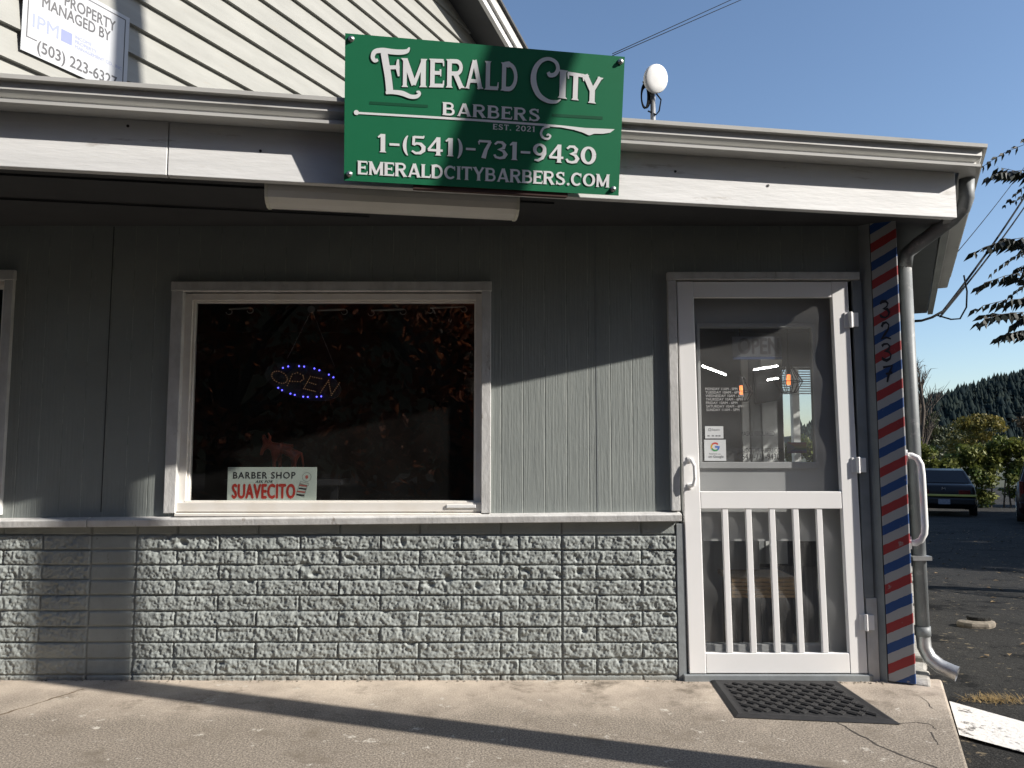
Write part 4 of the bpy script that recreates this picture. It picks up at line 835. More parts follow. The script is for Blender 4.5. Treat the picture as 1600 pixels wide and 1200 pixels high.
# ================================================================== THINGS IN THE BIG WINDOW
LY = .13
led = empty('open_led_sign', W(475, 595, LY), 'dark oval OPEN sign of blue and amber LED dots hanging in the big window', 'sign'); lo = led.location.copy()
LZ = lambda zx, zy, y=LY: W(400+.2168*zx, 540+.2168*zy, y)
mb = MB(); mb.prism([LZ(335+275*math.cos(a)-0*math.sin(a), 260+125*math.sin(a)+60*math.cos(a), LY+.012) for a in np.linspace(0, 2*math.pi, 40)[:-1]], (0, .012, 0)); mb.build('sign_board', M_black, led, org=lo)
mb = MB()
for q in ((194,160),(232,150),(310,148),(347,151),(421,165),(457,178),(525,209),(558,229),(160,304),(188,322),(248,346),(279,355),(340,368),(373,370),(437,369),(470,366)): mb = MB(); mb.sphere(LZ(*q), .0042, 6, 4); mb.build('blue_led', M_blue_led, led, org=lo)
def dots(path, step):
    out = []; 
    for a, b in zip(path[:-1], path[1:]):
        L_ = math.hypot(b[0]-a[0], b[1]-a[1]); n = max(1, round(L_/step)); out += [(a[0]+(b[0]-a[0])*i/n, a[1]+(b[1]-a[1])*i/n) for i in range(n)]
    return out+[path[-1]]
lets = [[(170+56*math.cos(a)+0, 228+42*math.sin(a)+14*math.cos(a)) for a in np.linspace(0, 2*math.pi, 20)[:-1]],
        dots([(226, 288), (262, 205), (300, 196), (338, 214), (344, 240), (318, 260), (244, 256)], 17), dots([(470, 238), (392, 222), (344, 310), (425, 330)], 15)+dots([(372, 262), (430, 280)], 16), dots([(466, 338), (522, 250), (544, 358), (602, 268)], 15)]
for L_ in lets:
    mb = MB()
    for q in L_: mb.sphere(LZ(*q), .0019, 6, 4)
    mb.build('led_letter', M_amber_led, led, org=lo)
hk = W(487, 484, LY); mb = MB(); mb.tube([hk, W(449, 560, LY)], .0012, 5); mb.tube([hk, W(523, 573, LY)], .0012, 5); mb.build('hanging_chain', mat('grey_chain', (.25, .25, .25), .5, .5, col2=(.2, .2, .2), scale=40), led, org=lo)
mb = MB(); mb.tube([hk+Vector((0, -.01, 0)), hk+Vector((0, .004, 0))], [.022, .016], 14); mb.build('suction_cup', mat('clear_rubber', (.20, .20, .20), .3, col2=(.17, .17, .17), scale=9), led, org=lo)
# tin sign on the sill
TY = .049; tl, br = W(356, 730, TY), W(494, 784, TY)
TM = Matrix.Translation(Vector((tl.x, TY, br.z))) @ Matrix(((1, 0, 0, 0), (0, 0, -1, 0), (0, 1, 0, 0), (0, 0, 0, 1)))
tin = empty('tin_sign', None, 'small pale tin BARBER SHOP sign standing on the window sill', 'sign', M=TM)
tw, thh = br.x-tl.x, tl.z-br.z; TS = lambda zx, zy: ((zx-142)/(1385-142)*tw, (742-zy)/(742-265)*thh)
mb = MB(); mb.box((0, 0, -.003), (tw, thh, 0)); mb.build('sign_panel', M_tin, tin, bevel=.006)
def ttext(txt, x0, x1, yt, yb, m, bold, sp=1, shear=0):
    a, b = TS(x0, yb), TS(x1, yt); mb = MB(); fit_text(mb, txt, a[0], b[0], a[1], b[1], .0008, bold, sp, (lambda x, y, z: (x+shear*(y-a[1]), y, z))); return mb.build('lettering', m, tin)
ttext('BARBER SHOP', 222, 1088, 332, 420, M_ink, .022, 1.15); ttext('ASK FOR', 535, 768, 446, 482, M_ink, .02, 1.2, .35); ttext('SUAVECITO', 216, 1086, 500, 692, M_red_ink, .045, 1.1)
mb = MB(); sk = lambda q: (*TS(*q), .0008); r_ = TS(1247, 400)
def ring2(mb, cx, cy, rx, w_, z): vs, fs = ribbon([(cx+rx*math.cos(a), cy+rx*math.sin(a)) for a in np.linspace(0, 2*math.pi, 25)], w_); mb.add([(v[0], v[1], z) for v in vs], fs)
ring2(mb, *r_, 62/1243*tw, .0012, .0008)
for q in ([(1165, 462), (1280, 492), (1272, 520), (1152, 486), (1165, 462)], [(1150, 495), (1258, 522), (1215, 680), (1108, 645), (1150, 495)]):
    vs, fs = ribbon([TS(*p_) for p_ in q], .0012); mb.add([(v[0], v[1], .0009) for v in vs], fs)
for yy in (545, 632): mb.add([sk(q) for q in ((1136+(548-yy)*.40+8, yy), (1244+(548-yy)*.3, yy+12), (1238+(548-yy)*.3, yy+34), (1130+(548-yy)*.40+8, yy+20))], [(0, 1, 2, 3)])
mb.build('pole_drawing', M_ink, tin)
mb = MB()
for yy in (503, 588): mb.add([sk(q) for q in ((1146+(503-yy)*.40+4, yy), (1256+(503-yy)*.3, yy+12), (1249+(503-yy)*.3, yy+34), (1140+(503-yy)*.40+4, yy+20))], [(0, 1, 2, 3)])
mb.add([(r_[0]+.010*math.cos(a)*(.6+.4*(k % 2)), r_[1]+.010*math.sin(a), .0007) for k, a in enumerate(np.linspace(0, 2*math.pi, 13)[:-1])], [tuple(range(12))]); mb.build('pole_drawing', mat('pale_red_ink', (.45, .10, .08), .5, col2=(.42, .12, .10), scale=10), tin)
# ox figurine on a shelf behind the tin sign: one skinned body
def skin_obj(name, joints, edges, m, parent=None, lv=2, org=None):
    me = bpy.data.meshes.new(name); vs = [j[0] if org is None else tuple(Vector(j[0])-Vector(org)) for j in joints]; me.from_pydata(vs, edges, []); me.materials.append(m)
    o = bpy.data.objects.new(name, me); COL.objects.link(o); sm = o.modifiers.new('skin', 'SKIN'); sm.use_smooth_shade = True
    if not me.skin_vertices: pass
    for i, j in enumerate(joints): r_ = j[1]; me.skin_vertices[0].data[i].radius = (r_, r_)
    me.skin_vertices[0].data[0].use_root = True
    sb_ = o.modifiers.new('sub', 'SUBSURF'); sb_.levels = lv; sb_.render_levels = lv
    if parent: o.parent = parent
    return o
fy = .30; fc = W(440, 700, fy); sc_ = .0035
def fp(px, py, dy_=0): p_ = W(px, py, fy); return (p_.x, fy+dy_, p_.z)
J = [(fp(448, 700), .030), (fp(432, 700), .033), (fp(418, 694), .020), (fp(412, 684), .013), (fp(413, 679), .009), (fp(462, 703), .030), (fp(430, 722, -.02), .011), (fp(430, 742, -.02), .009), (fp(436, 722, .02), .011), (fp(436, 742, .02), .009), (fp(462, 724, -.02), .011), (fp(463, 744, -.02), .008), (fp(456, 724, .02), .011), (fp(456, 744, .02), .008), (fp(471, 708), .008), (fp(474, 730), .005), (fp(410, 703), .012), (fp(408, 712), .009), (fp(424, 683, -.02), .007), (fp(421, 676, -.03), .004)]
Ed = [(0, 1), (1, 2), (2, 3), (3, 4), (0, 5), (1, 6), (6, 7), (1, 8), (8, 9), (5, 10), (10, 11), (5, 12), (12, 13), (5, 14), (14, 15), (2, 16), (16, 17), (2, 18), (18, 19)]
ox = skin_obj('ox_figurine', J, Ed, M_clay); tag(ox, 'glossy red brown ox figurine behind the pale tin sign', 'figurine')
shz = fp(440, 746)[2]-.008
sf = empty('display_shelf', (-1.2, .30, shz), 'dark shelf inside the big window carrying the ox figurine', 'shelf')
mb = MB(); mb.box((-1.60, .20, shz-.03), (-.95, .42, shz)); mb.build('shelf_board', M_black, sf, org=sf.location)
for x in (-1.55, -1.0): mb = MB(); mb.box((x-.02, .25, -.01), (x+.02, .29, shz-.031)); mb.build('shelf_leg', M_black, sf, org=sf.location)
# hook rails near the ceiling line of the window
M_hook = mat('pale_hook_rail', (.55, .53, .48), .4, col2=(.48, .46, .42), scale=10)
for i, (pa, pb, py, lab) in enumerate(((358, 391, 483, 'short pale hook rail at the upper left of the big window'), (496, 538, 485, 'pale hook rail just right of the suction cup in the big window'), (580, 630, 485, 'pale hook rail right of centre at the top of the big window'), (672, 725, 481, 'pale hook rail in the upper right corner of the big window'))):
    a, b = W(pa, py, .35), W(pb, py-2, .35); hr = empty('hook_rail', a, lab, 'rail', 'hook rails along the top of the big window'); mb = MB(); mb.tube([a, b], .006, 8); mb.build('rail', M_hook, hr, org=a)
    for q in ((a, b) if i != 1 else (b,)):
        mb = MB(); mb.tube([q+Vector((.018*math.sin(t_), 0, -.016+.016*math.cos(t_))) for t_ in np.linspace(0, 4.6, 12)], .003, 6); mb.build('hook', M_hook, hr, org=a)

# ================================================================== ROOM BEHIND THE DOOR
def pendant(px, py, y, lab, first=[None]):
    c = W(px, py, y)
    if first[0] is None:
        e_ = empty('pendant_lamp', c, lab, 'lamp', 'wire cage pendant lamps behind the door'); first[0] = e_
        mb = MB(); mb.tube([(0, 0, -.045), (0, 0, .04)], [.016, .016], 10); mb.build('bulb', M_bulb, e_)
        mb = MB(); mb.tube([(0, 0, .045), (0, 0, .12)], .018, 10); mb.build('lamp_holder', M_black, e_)
        mb = MB(); mb.tube([(0, 0, .12), (0, 0, .75)], .004, 6); mb.build('flex', M_cable, e_)
        mb = MB(); n = 12
        lev = [(.02, .13), (.115, -.02), (.06, -.11)]
        for k in range(n):
            a = 2*math.pi*k/n; mb.tube([(r_*math.cos(a), r_*math.sin(a), z) for r_, z in lev], .0032, 5)
        for r_, z in lev: mb.tube([(r_*math.cos(a), r_*math.sin(a), z) for a in np.linspace(0, 2*math.pi, 13)], .0032, 5)
        mb.build('wire_cage', M_black, e_); return e_
    e_ = copy_tree(first[0]); e_.location = c; e_['label'] = lab; return e_
pendant(1232, 593, 2.3, 'larger wire cage pendant with glowing amber bulb right of the door pane')
pendant(1158, 609, 3.3, 'smaller wire cage pendant with glowing amber bulb beside the opening hours')
def led_tube(pa, pb, y0, y1, lab):
    a, b = W(*pa, y0), W(*pb, y1); e_ = empty('ceiling_tube', a, lab, 'light', 'lit tubes on the dark ceiling behind the door'); mb = MB(); mb.tube([a, b], .0045, 8); mb.build('lit_tube', M_tube, e_, org=a)
    mb = MB(); mb.tube([a+Vector((0, 0, .014)), b+Vector((0, 0, .014))], .0075, 6); mb.build('tube_housing', M_white_room, e_, org=a)
led_tube((1097, 572), (1134, 586), 2.2, 3.2, 'long lit ceiling tube slanting down at left of the door pane')
led_tube((1178, 578), (1215, 572), 3.3, 3.0, 'lit ceiling tube above the black screen behind the door')
led_tube((1199, 594), (1216, 591), 3.7, 3.6, 'shortest lit ceiling tube seen before the black screen')
a, b = W(1178, 636, 3.85), W(1222, 590, 3.85); mb = MB(); mb.prism([W(1177, 577, 3.86), W(1219, 571, 3.86), W(1221, 624, 3.86), W(1181, 632, 3.86)], (0, .04, 0)); o = mb.build('wall_screen', M_black, bevel=.01); tag(o, 'black flat screen on the far wall behind the door', 'screen')
BY = .17; be = empty('slat_bench', (1.3, BY, 0), 'brown slatted wooden bench seen through the lower part of the screen door', 'bench')
zt_b, z_b = W(1190, 903, BY).z, W(1190, 934, BY).z; bx0, bx1 = W(1144, 916, BY).x, W(1246, 916, BY).x; sh_ = (zt_b-z_b)/5
for i in range(5): mb = MB(); mb.box((bx0, BY, z_b+sh_*i), (bx1, BY+.018, z_b+sh_*(i+.78))); mb.build('slat', M_wood, be, org=be.location)
mb = MB(); mb.box((bx0, BY+.0185, zt_b-.022), (bx1, BY+.30, zt_b)); mb.build('seat', M_wood, be, org=be.location)
for x in (bx0+.02, bx1-.06): mb = MB(); mb.box((x, BY+.02, -.01), (x+.04, BY+.27, zt_b-.0225)); mb.build('leg', M_black, be, org=be.location)
mb = MB(); mb.box((bx0-.02, .75, 0), (bx0+.34, 1.1, .74)); o = mb.build('cabinet', M_white_room, bevel=.01); tag(o, 'white cabinet in the room behind the slatted bench', 'cabinet')
# stickers and signs on the door glass
SY = EY+.0085
def sticker(name, px0, py0, px1, py1, m, lab, cat):
    a, b = W(px0, py1, SY), W(px1, py0, SY); Mx = Matrix.Translation(Vector((a.x, SY, a.z))) @ Matrix(((1, 0, 0, 0), (0, 0, -1, 0), (0, 1, 0, 0), (0, 0, 0, 1)))
    e_ = empty(name, None, lab, cat, M=Mx); w_, h_ = b.x-a.x, b.z-a.z; mb = MB(); mb.box((0, 0, -.0015), (w_, h_, 0)); mb.build('sheet', m, e_); return e_, w_, h_
st, w_, h_ = sticker('card_sticker', 1102, 666, 1130, 685, M_paper, 'small pale card payment sticker above the review sticker on the door pane', 'sticker')
M_greytxt = mat('grey_print', (.16, .17, .18), .5, col2=(.18, .19, .2), scale=9)
mb = MB(); vs, fs = ribbon([(.2*w_, .62*h_), (.2*w_, .82*h_), (.32*w_, .82*h_), (.32*w_, .62*h_), (.2*w_, .62*h_)], .0025); mb.add([(v[0], v[1], .0006) for v in vs], fs); fit_text(mb, 'Square', .38*w_, .8*w_, .64*h_, .82*h_, .0006)
for q in (.12, .36, .56, .72): mb.box((q*w_, .16*h_, .0004), ((q+.12)*w_, .26*h_, .0006))
mb.build('print', M_greytxt, st)
st, w_, h_ = sticker('review_sticker', 1101, 687, 1134, 720, M_paper, 'white review sticker with a coloured ring letter, low on the door pane', 'sticker')
gc = (.50*w_, .66*h_); gr_ = .17*w_
for a0, a1, c_ in ((40, 140, (.60, .05, .03)), (140, 205, (.65, .38, .02)), (205, 310, (.03, .30, .08)), (310, 360, (.05, .16, .55))):
    mb = MB(); vs, fs = ribbon(arc(*gc, gr_, gr_, a0, a1, 10), .009); mb.add([(v[0], v[1], .0006) for v in vs], fs)
    if a0 == 310: mb.box((gc[0], gc[1]-.0045, .0004), (gc[0]+gr_+.0045, gc[1]+.0045, .0008))
    mb.build('ring_segment', mat('ring_ink_%d' % a0, c_, .5), st)
mb = MB(); fit_text(mb, 'Review us', .22*w_, .74*w_, .30*h_, .37*h_, .0006); fit_text(mb, 'on Google', .18*w_, .88*w_, .15*h_, .26*h_, .0006, .012); mb.build('print', M_greytxt, st)
M_opensheet = mat('smoky_plastic_sheet', (.10, .11, .12), .35, col2=(.085, .09, .10), scale=6)
st, w_, h_ = sticker('open_sign', 1145, 526, 1221, 557, M_opensheet, 'dim hanging OPEN sign in the top of the door pane', 'sign')
mb = MB(); fit_text(mb, 'OPEN', .12*w_, .94*w_, .14*h_, .92*h_, .0006, .03); mb.build('lettering', M_ink, st)
mb = MB(); mb.box((.0, -.15*h_, -.0013), (w_, -.01*h_, -.0002)); mb.build('lower_band', mat('navy_band', (.03, .05, .11), .4, col2=(.028, .045, .10), scale=6), st)
st, w_, h_ = sticker('flag_sticker', 1230, 691, 1260, 708, M_ink, 'small dark striped flag sticker at the lower right of the door pane', 'sticker')
for i, c_ in enumerate(((.25, .02, .02), (.25, .11, .01), (.22, .18, .02), (.02, .10, .03), (.02, .03, .18), (.08, .01, .10))):
    mb = MB(); mb.box((.0, (5-i)/6*h_, .0002), (w_, (6-i)/6*h_-.0002, .0004)); mb.build('flag_stripe', mat('flag_ink_%d' % i, tuple(x*.45 for x in c_), .5), st)
mb = MB(); mb.add([(0, 0, .0006), (.45*w_, .5*h_, .0006), (0, h_, .0006)], [(0, 1, 2)]); mb.build('flag_chevron', mat('flag_chevron_ink', (.05, .05, .06), .5), st)

# ================================================================== TREES
def leaf_cloud(name, centers, n_per, size, m, parent, spread, org=(0, 0, 0), flat=.75, r=rng):
    C = np.asarray(centers, float); k = len(C); idx = r.integers(0, k, n_per*k); D = r.normal(size=(len(idx), 3)); D /= np.linalg.norm(D, axis=1)[:, None]+1e-9
    rad = spread*(r.random(len(idx))**.45); sc__ = np.array([1, 1, flat]); c = C[idx] + D*rad[:, None]*sc__ - np.asarray(org)
    a = r.normal(size=(len(c), 3)); a /= np.linalg.norm(a, axis=1)[:, None]; b = np.cross(a, r.normal(size=(len(c), 3))); b /= np.linalg.norm(b, axis=1)[:, None]+1e-9
    L = size*(.6+.8*r.random(len(c)))[:, None]; V = np.stack([c-a*L, c+b*L*.5, c+a*L, c-b*L*.5], 1).reshape(-1, 3); F = np.arange(len(V)).reshape(-1, 4)
    return np_mesh(name, V, F, m, parent)
def limb_tree(name, base, h, crown_r, m_leaf, lab, cat='tree', group=None, n_cl=40, n_per=120, leaf=.12, clump=.6, crown_from=.3, leaves=True, seed=1, zs=1., trunk_r=None, bare=0):
    rr = random.Random(seed); nr = np.random.default_rng(seed); base = Vector(base); root = empty(name, base, lab, cat, group); tr = trunk_r or h*.022
    mb = MB(); mb.tube([(0, 0, -.2), (rr.uniform(-.1, .1), 0, h*.3), (rr.uniform(-.2, .2), rr.uniform(-.2, .2), h*.6), (rr.uniform(-.2, .2), 0, h*.92)], [tr*1.25, tr, tr*.6, tr*.1], 8)
    cl = []; 
    for i in range(n_cl):
        a = rr.uniform(0, 6.283); q = rr.random()**.5; zz = rr.uniform(crown_from, 1); env = math.sin(math.pi*min(1, max(.08, (zz-crown_from)/(1-crown_from)*.86+.14)))**.6
        p_ = Vector((math.cos(a)*crown_r*q*env, math.sin(a)*crown_r*q*env, h*(zz*.94)*zs)); cl.append(p_)
        if i < 26:
            z0 = max(.12, zz-.28)*h*.9; s_ = Vector((0, 0, z0)); mid = s_.lerp(p_, .5)+Vector((rr.uniform(-.1, .1)*h*.2, rr.uniform(-.1, .1)*h*.2, .03*h)); mb.tube([s_, mid, p_], [tr*.42, tr*.25, tr*.06], 5, cap=False)
            for _ in range(bare):
                e_ = p_+Vector((rr.uniform(-1, 1), rr.uniform(-1, 1), rr.uniform(-.1, 1)))*crown_r*.35; st_ = s_.lerp(p_, rr.uniform(.4, .95)); mb.tube([st_, st_.lerp(e_, .5)+Vector((0, 0, .05*h*rr.random())), e_], [tr*.12, tr*.08, tr*.02], 4, cap=False)
    mb.build('trunk', M_bark, root, smooth=True)
    if leaves: leaf_cloud('crown', cl, n_per, leaf, m_leaf, root, clump, r=nr)
    return root
g_mid = -.984
def at_depth(px, d): return Vector(((px-800)/FPX*d, d-4.1, 0))
# near tree at the right edge: pinnate fronds hanging into the frame
nb = Vector((7.1, 3.2, ground_z(3.2)))
nt_ = empty('leafy_tree', nb, 'dark tree at the right edge with drooping feathered fronds', 'tree')
mb = MB(); mb.tube([nb+Vector((0, 0, -.1)), nb+Vector((.05, 0, 1.6)), nb+Vector((-.1, .1, 3.4)), nb+Vector((.1, 0, 5.4))], [.16, .13, .09, .03], 10)
fv, ff = [], []
def frond(base, tip, droop, npair=10, ll=.125):
    base = Vector(base); tip = Vector(tip); ax = (tip-base); L_ = ax.length; side = ax.cross(UP).normalized(); tw = random.uniform(-.5, .5); side = (side + UP*tw).normalized(); pts = []
    for i in range(npair+1):
        q = i/npair; pts.append(base + ax*q + Vector((0, 0, droop*4*q*(1-q))))
    mb.tube([tuple(p_) for p_ in pts[::3]], .003, 4, cap=False)
    for i in range(1, npair+1):
        q = i/npair; dirr = (pts[i]-pts[i-1]).normalized()
        for sg in (-1, 1):
            l_ = ll*random.uniform(.8, 1.25)*(1.1-.45*abs(q-.45)); d_ = (side*sg*random.uniform(.5, .95) + dirr*.45 + Vector((0, 0, -random.uniform(.35, 1.0)))).normalized(); p0 = pts[i]; p3 = p0+d_*l_; wv = d_.cross(Vector((random.uniform(-.6, .6), -1, random.uniform(-.3, .3)))).normalized()*l_*.19; o = len(fv)
            fv.extend([p0-nb, p0+d_*l_*.38+wv-nb, p3-nb, p0+d_*l_*.38-wv-nb]); ff.append((o, o+1, o+2, o+3))
for (pa, pb, y, dr) in (((1620, 268), (1544, 276), 3.0, .03), ((1640, 285), (1560, 262), 3.2, .02), ((1630, 372), (1524, 393), 2.9, .05), ((1640, 380), (1548, 388), 3.1, .03), ((1625, 400), (1572, 372), 3.0, .03), ((1635, 425), (1528, 448), 2.9, .05), ((1640, 445), (1572, 436), 3.2, .03), ((1640, 470), (1524, 482), 2.8, .05), ((1628, 490), (1528, 503), 3.0, .045), ((1640, 505), (1540, 492), 3.2, .04), ((1635, 515), (1560, 528), 3.0, .03), ((1640, 480), (1585, 505), 2.9, .02), ((1640, 455), (1590, 470), 3.1, .02), ((1640, 530), (1580, 520), 3.0, .03), ((1640, 360), (1590, 384), 3.0, .03), ((1650, 410), (1590, 418), 3.1, .02)):
    frond(W(*pa, y), W(*pb, y+random.uniform(-.1, .1)), dr)
for (pa, y, z_) in (((1628, 380), 3.0, 2.6), ((1638, 470), 3.0, 2.2), ((1640, 285), 3.1, 3.0), ((1640, 510), 3.1, 2.0)):
    e_ = W(*pa, y); s_ = nb+Vector((-.05, .05, z_-.1)); mb.tube([s_, s_.lerp(e_, .5)+Vector((0, 0, .15)), e_], [.035, .022, .008], 6, cap=False)
for i in range(230):
    a = random.uniform(0, 6.283); zz = random.uniform(2.2, 6.4); q = 2.3*math.sin(math.pi*min(1, (zz-1.6)/5.2))**.7*math.sqrt(random.random()); b_ = nb+Vector((.4+q*math.cos(a), q*math.sin(a), zz)); e_ = b_+Vector((math.cos(a)*.55, math.sin(a)*.55, -random.uniform(.05, .3)))
    if b_.x < 5.45 or e_.x < 5.45: continue
    frond(b_, e_, .05, 8, .10)
mb.build('trunk', M_bark, nt_, smooth=True, org=nb); np_mesh('fronds', [tuple(v) for v in fv], ff, M_leaf_dark, nt_)
# trees beyond the hedge
limb_tree('autumn_tree', at_depth(1532, 60)+Vector((0, 0, g_mid)), 5.0, 2.9, M_leaf_yel, 'round yellow green autumn tree behind the hedge', n_cl=46, n_per=150, leaf=.13, clump=.65, crown_from=.25, seed=3)
limb_tree('broadleaf_tree', at_depth(1452, 45)+Vector((0, 0, g_mid)), 5.6, 1.3, M_leaf_olive, 'half bare olive tree beside the downspout, behind the hedge', n_cl=34, n_per=80, leaf=.10, clump=.45, crown_from=.2, seed=5, bare=5, zs=.82)
limb_tree('twiggy_tree', at_depth(1436, 41)+Vector((0, 0, g_mid)), 7.2, 1.5, M_leaf_olive, 'leafless grey twiggy tree showing beside the downspout', n_cl=26, leaves=False, crown_from=.5, seed=8, bare=9)
limb_tree('broadleaf_tree', at_depth(1612, 50)+Vector((0, 0, g_mid)), 4.7, 2.2, M_leaf_brn, 'brownish broadleaf tree at the right edge behind the hedge', n_cl=40, n_per=110, leaf=.12, clump=.55, crown_from=.2, seed=9)
limb_tree('broadleaf_tree', at_depth(1490, 70)+Vector((0, 0, g_mid)), 4.6, 2.6, M_leaf_olive, 'low olive tree between the yellow tree and the half bare tree', n_cl=40, n_per=90, leaf=.13, clump=.6, crown_from=.2, seed=12)
# hedge along the lot
hb = Vector((10.5, 25.5, ground_z(25))); hd = empty('hedge', hb, 'tall ivy hedge along the far side of the parking lot', 'hedge')
cl = []
for i in range(380):
    x = random.uniform(0, 19); hgt_ = 2.25+.022*x+.25*math.sin(x*1.7)+.12*math.sin(x*4.1); z = hgt_*random.random()**.6; cl.append((x, random.uniform(-.35, .35)*(1.2-z/3), z))
leaf_cloud('foliage', cl, 130, .085, M_leaf_ivy, hd, .34)
mb = MB()
for i in range(40): x = i*.48+random.uniform(-.1, .1); mb.tube([(x, 0, -.2), (x+random.uniform(-.2, .2), .05, .9), (x+random.uniform(-.3, .3), 0, 1.7)], [.035, .025, .01], 5)
mb.build('stems', M_bark, hd)
# large trees right of the lot (they shade it), out of frame
for i, (x, y, h, r_) in enumerate(((20, 2.6, 10.5, 2.6), (22, 6.2, 12, 3.2), (21, 10, 11.5, 3.0), (22.5, 14, 12.5, 3.4), (22.5, 17.0, 12, 2.8))):
    limb_tree('shade_tree', (x, y, ground_z(y)), h, r_, M_leaf_brn, ('shade tree nearest the near end of the lot', 'second shade tree from the near end of the lot', 'middle shade tree beside the lot', 'tallest shade tree beside the lot', 'shade tree at the far end of the lot')[i], group='shade trees beside the lot', n_cl=90, n_per=150, leaf=.24, clump=1.1, crown_from=.04, seed=20+i)
for i, (x, y, h, r_) in enumerate(((14, -10.2, 11.5, 3.0), (19, -13.2, 12.5, 3.2), (12.5, -15.5, 12, 2.8))):
    limb_tree('added_shade_tree', (x, y, ground_z(y)), h, r_, M_leaf_olive, ('added tree shading the street, nearest the shop', 'added tree shading the street, farthest along it', 'added tree shading the street, nearest the far pavement')[i], group='added trees shading the street', n_cl=80, n_per=130, leaf=.22, clump=.9, crown_from=.05, seed=70+i)  # added out of frame to shade the street and cut bounce onto the wall
# row of trees across the street (seen mirrored in the glass), made tall and dense to block skylight
SL = ('olive street tree farthest left across the street', 'tall brown street tree second from the left', 'olive street tree left of the russet pair', 'shorter russet street tree across the street', 'taller russet street tree across the street', 'brown street tree opposite the shop door', 'olive street tree right of the shop door', 'brown street tree second from the right across the street', 'olive street tree farthest right across the street')
for i, (x, y, h, r_, m_) in enumerate(((-33, -19, 20, 5.4, M_leaf_olive), (-24, -20, 21, 5.4, M_leaf_brn), (-15.5, -19, 20, 5.0, M_leaf_olive), (-8.5, -18.5, 18.5, 4.4, M_leaf_red), (-1.5, -17.5, 20, 4.6, M_leaf_red), (7.5, -15.0, 17, 3.6, M_leaf_brn), (8.5, -27, 20, 4.0, M_leaf_olive), (20, -20, 18, 4.0, M_leaf_brn), (27, -18, 15, 4.0, M_leaf_olive))):
    limb_tree('street_tree', (x, y, -.2), h, r_, m_, SL[i], group='trees across the street', n_cl=120, n_per=70 if m_ is M_leaf_red else 130, leaf=.20 if m_ is M_leaf_red else .26, clump=1.35, crown_from=.04, seed=40+i)
sxs = np.linspace(-160, 70, 40); sys_ = np.linspace(-110, -32, 16); X, Y = np.meshgrid(sxs, sys_); t_ = np.clip((-32-Y)/50, 0, 1); Z = -1.3+26*t_*t_*(3-2*t_)*(1+.15*np.sin(X*.07)); V = np.stack([X.ravel(), Y.ravel(), Z.ravel()], 1); nx = 40
tag(np_mesh('added_slope', V, [(j*nx+i, j*nx+i+1, (j+1)*nx+i+1, (j+1)*nx+i) for j in range(15) for i in range(39)], mat('added_slope_cover', (.022, .024, .014), .95, spec=.1, col2=(.014, .017, .010), scale=.8), smooth=True), kind='structure')  # added hillside behind the trees, blocks low skylight on the shop front

# ================================================================== POLES AND CABLES
pp = Vector((-2.26, 0, 0)) + Vector((math.sin(SUN_AZ), -math.cos(SUN_AZ), 0))*5.5
up_ = empty('utility_pole', (pp.x, pp.y, ground_z(pp.y)), 'weathered timber utility pole standing at the kerb right of the shop front', 'pole')
mb = MB(); mb.tube([(0, 0, -.3), (0, 0, 5), (0, 0, 10.5)], [.104, .100, .094], 20); mb.build('pole_shaft', M_timber, up_, smooth=True)
mb = MB(); mb.box((-.9, -.05, 9.6), (.9, .05, 9.72)); mb.build('crossarm', M_timber, up_)
sp2 = empty('utility_pole', (-12.2, -17, -.2), 'second timber utility pole across the street', 'pole'); mb = MB(); mb.tube([(0, 0, -.2), (0, 0, 10)], [.14, .10], 12); mb.build('pole_shaft', M_timber, sp2, smooth=True); mb = MB(); mb.box((-1.1, -.05, 8.9), (1.1, .05, 9.02)); mb.build('crossarm', M_timber, sp2)
def cable(p0, p1, sag, r_, lab, name='overhead_cable', group=None):
    p0, p1 = Vector(p0), Vector(p1); mb = MB(); mb.tube([p0.lerp(p1, q)-Vector((0, 0, sag*4*q*(1-q))) for q in np.linspace(0, 1, 24)], r_, 6); o = mb.build(name, M_cable, org=p0); o.location = p0; tag(o, lab, 'cable', group); return o
for i, (qa, qb, lab) in enumerate((((957, 84), (1300, -72), 'upper of two thin cables crossing the sky above the green sign'), ((957, 87), (1300, -62), 'lower of two thin cables crossing the sky above the green sign'))):
    cable(W(*qa, 9+.1*i), W(*qb, 14), .0, .008, lab, group='cables above the green sign')
ev = cF + U*.02 + D2*3.1 + Vector((0, 0, .25)); e0 = W(1472, 492, ev.y)
for i, (qb, r_, lab) in enumerate((((1660, 205), .011, 'thick black service cable rising from the back corner of the eave'), ((1660, 228), .009, 'second black service cable just below the thick one'), ((1660, 170), .004, 'thinnest black wire above the service cables'))):
    cable(e0+Vector((.0, .03*i, .02-.03*i if i < 2 else .35)), W(*qb, 7+1.2*i), .10, r_, lab)
dl = MB(); dl.tube([W(1506, 430, ev.y), W(1511, 455, ev.y), W(1510, 480, ev.y), W(1500, 498, ev.y), W(1486, 499, ev.y), W(1462, 492, ev.y)], .007, 6); dl.tube([W(1425, 502, ev.y), W(1440, 501, ev.y), W(1456, 496, ev.y), W(1476, 485, ev.y)], .012, 6); o = dl.build('drip_loop', M_cable, smooth=True, org=e0); o.location = e0; tag(o, 'looped black cable end hanging below the back corner of the eave', 'cable')

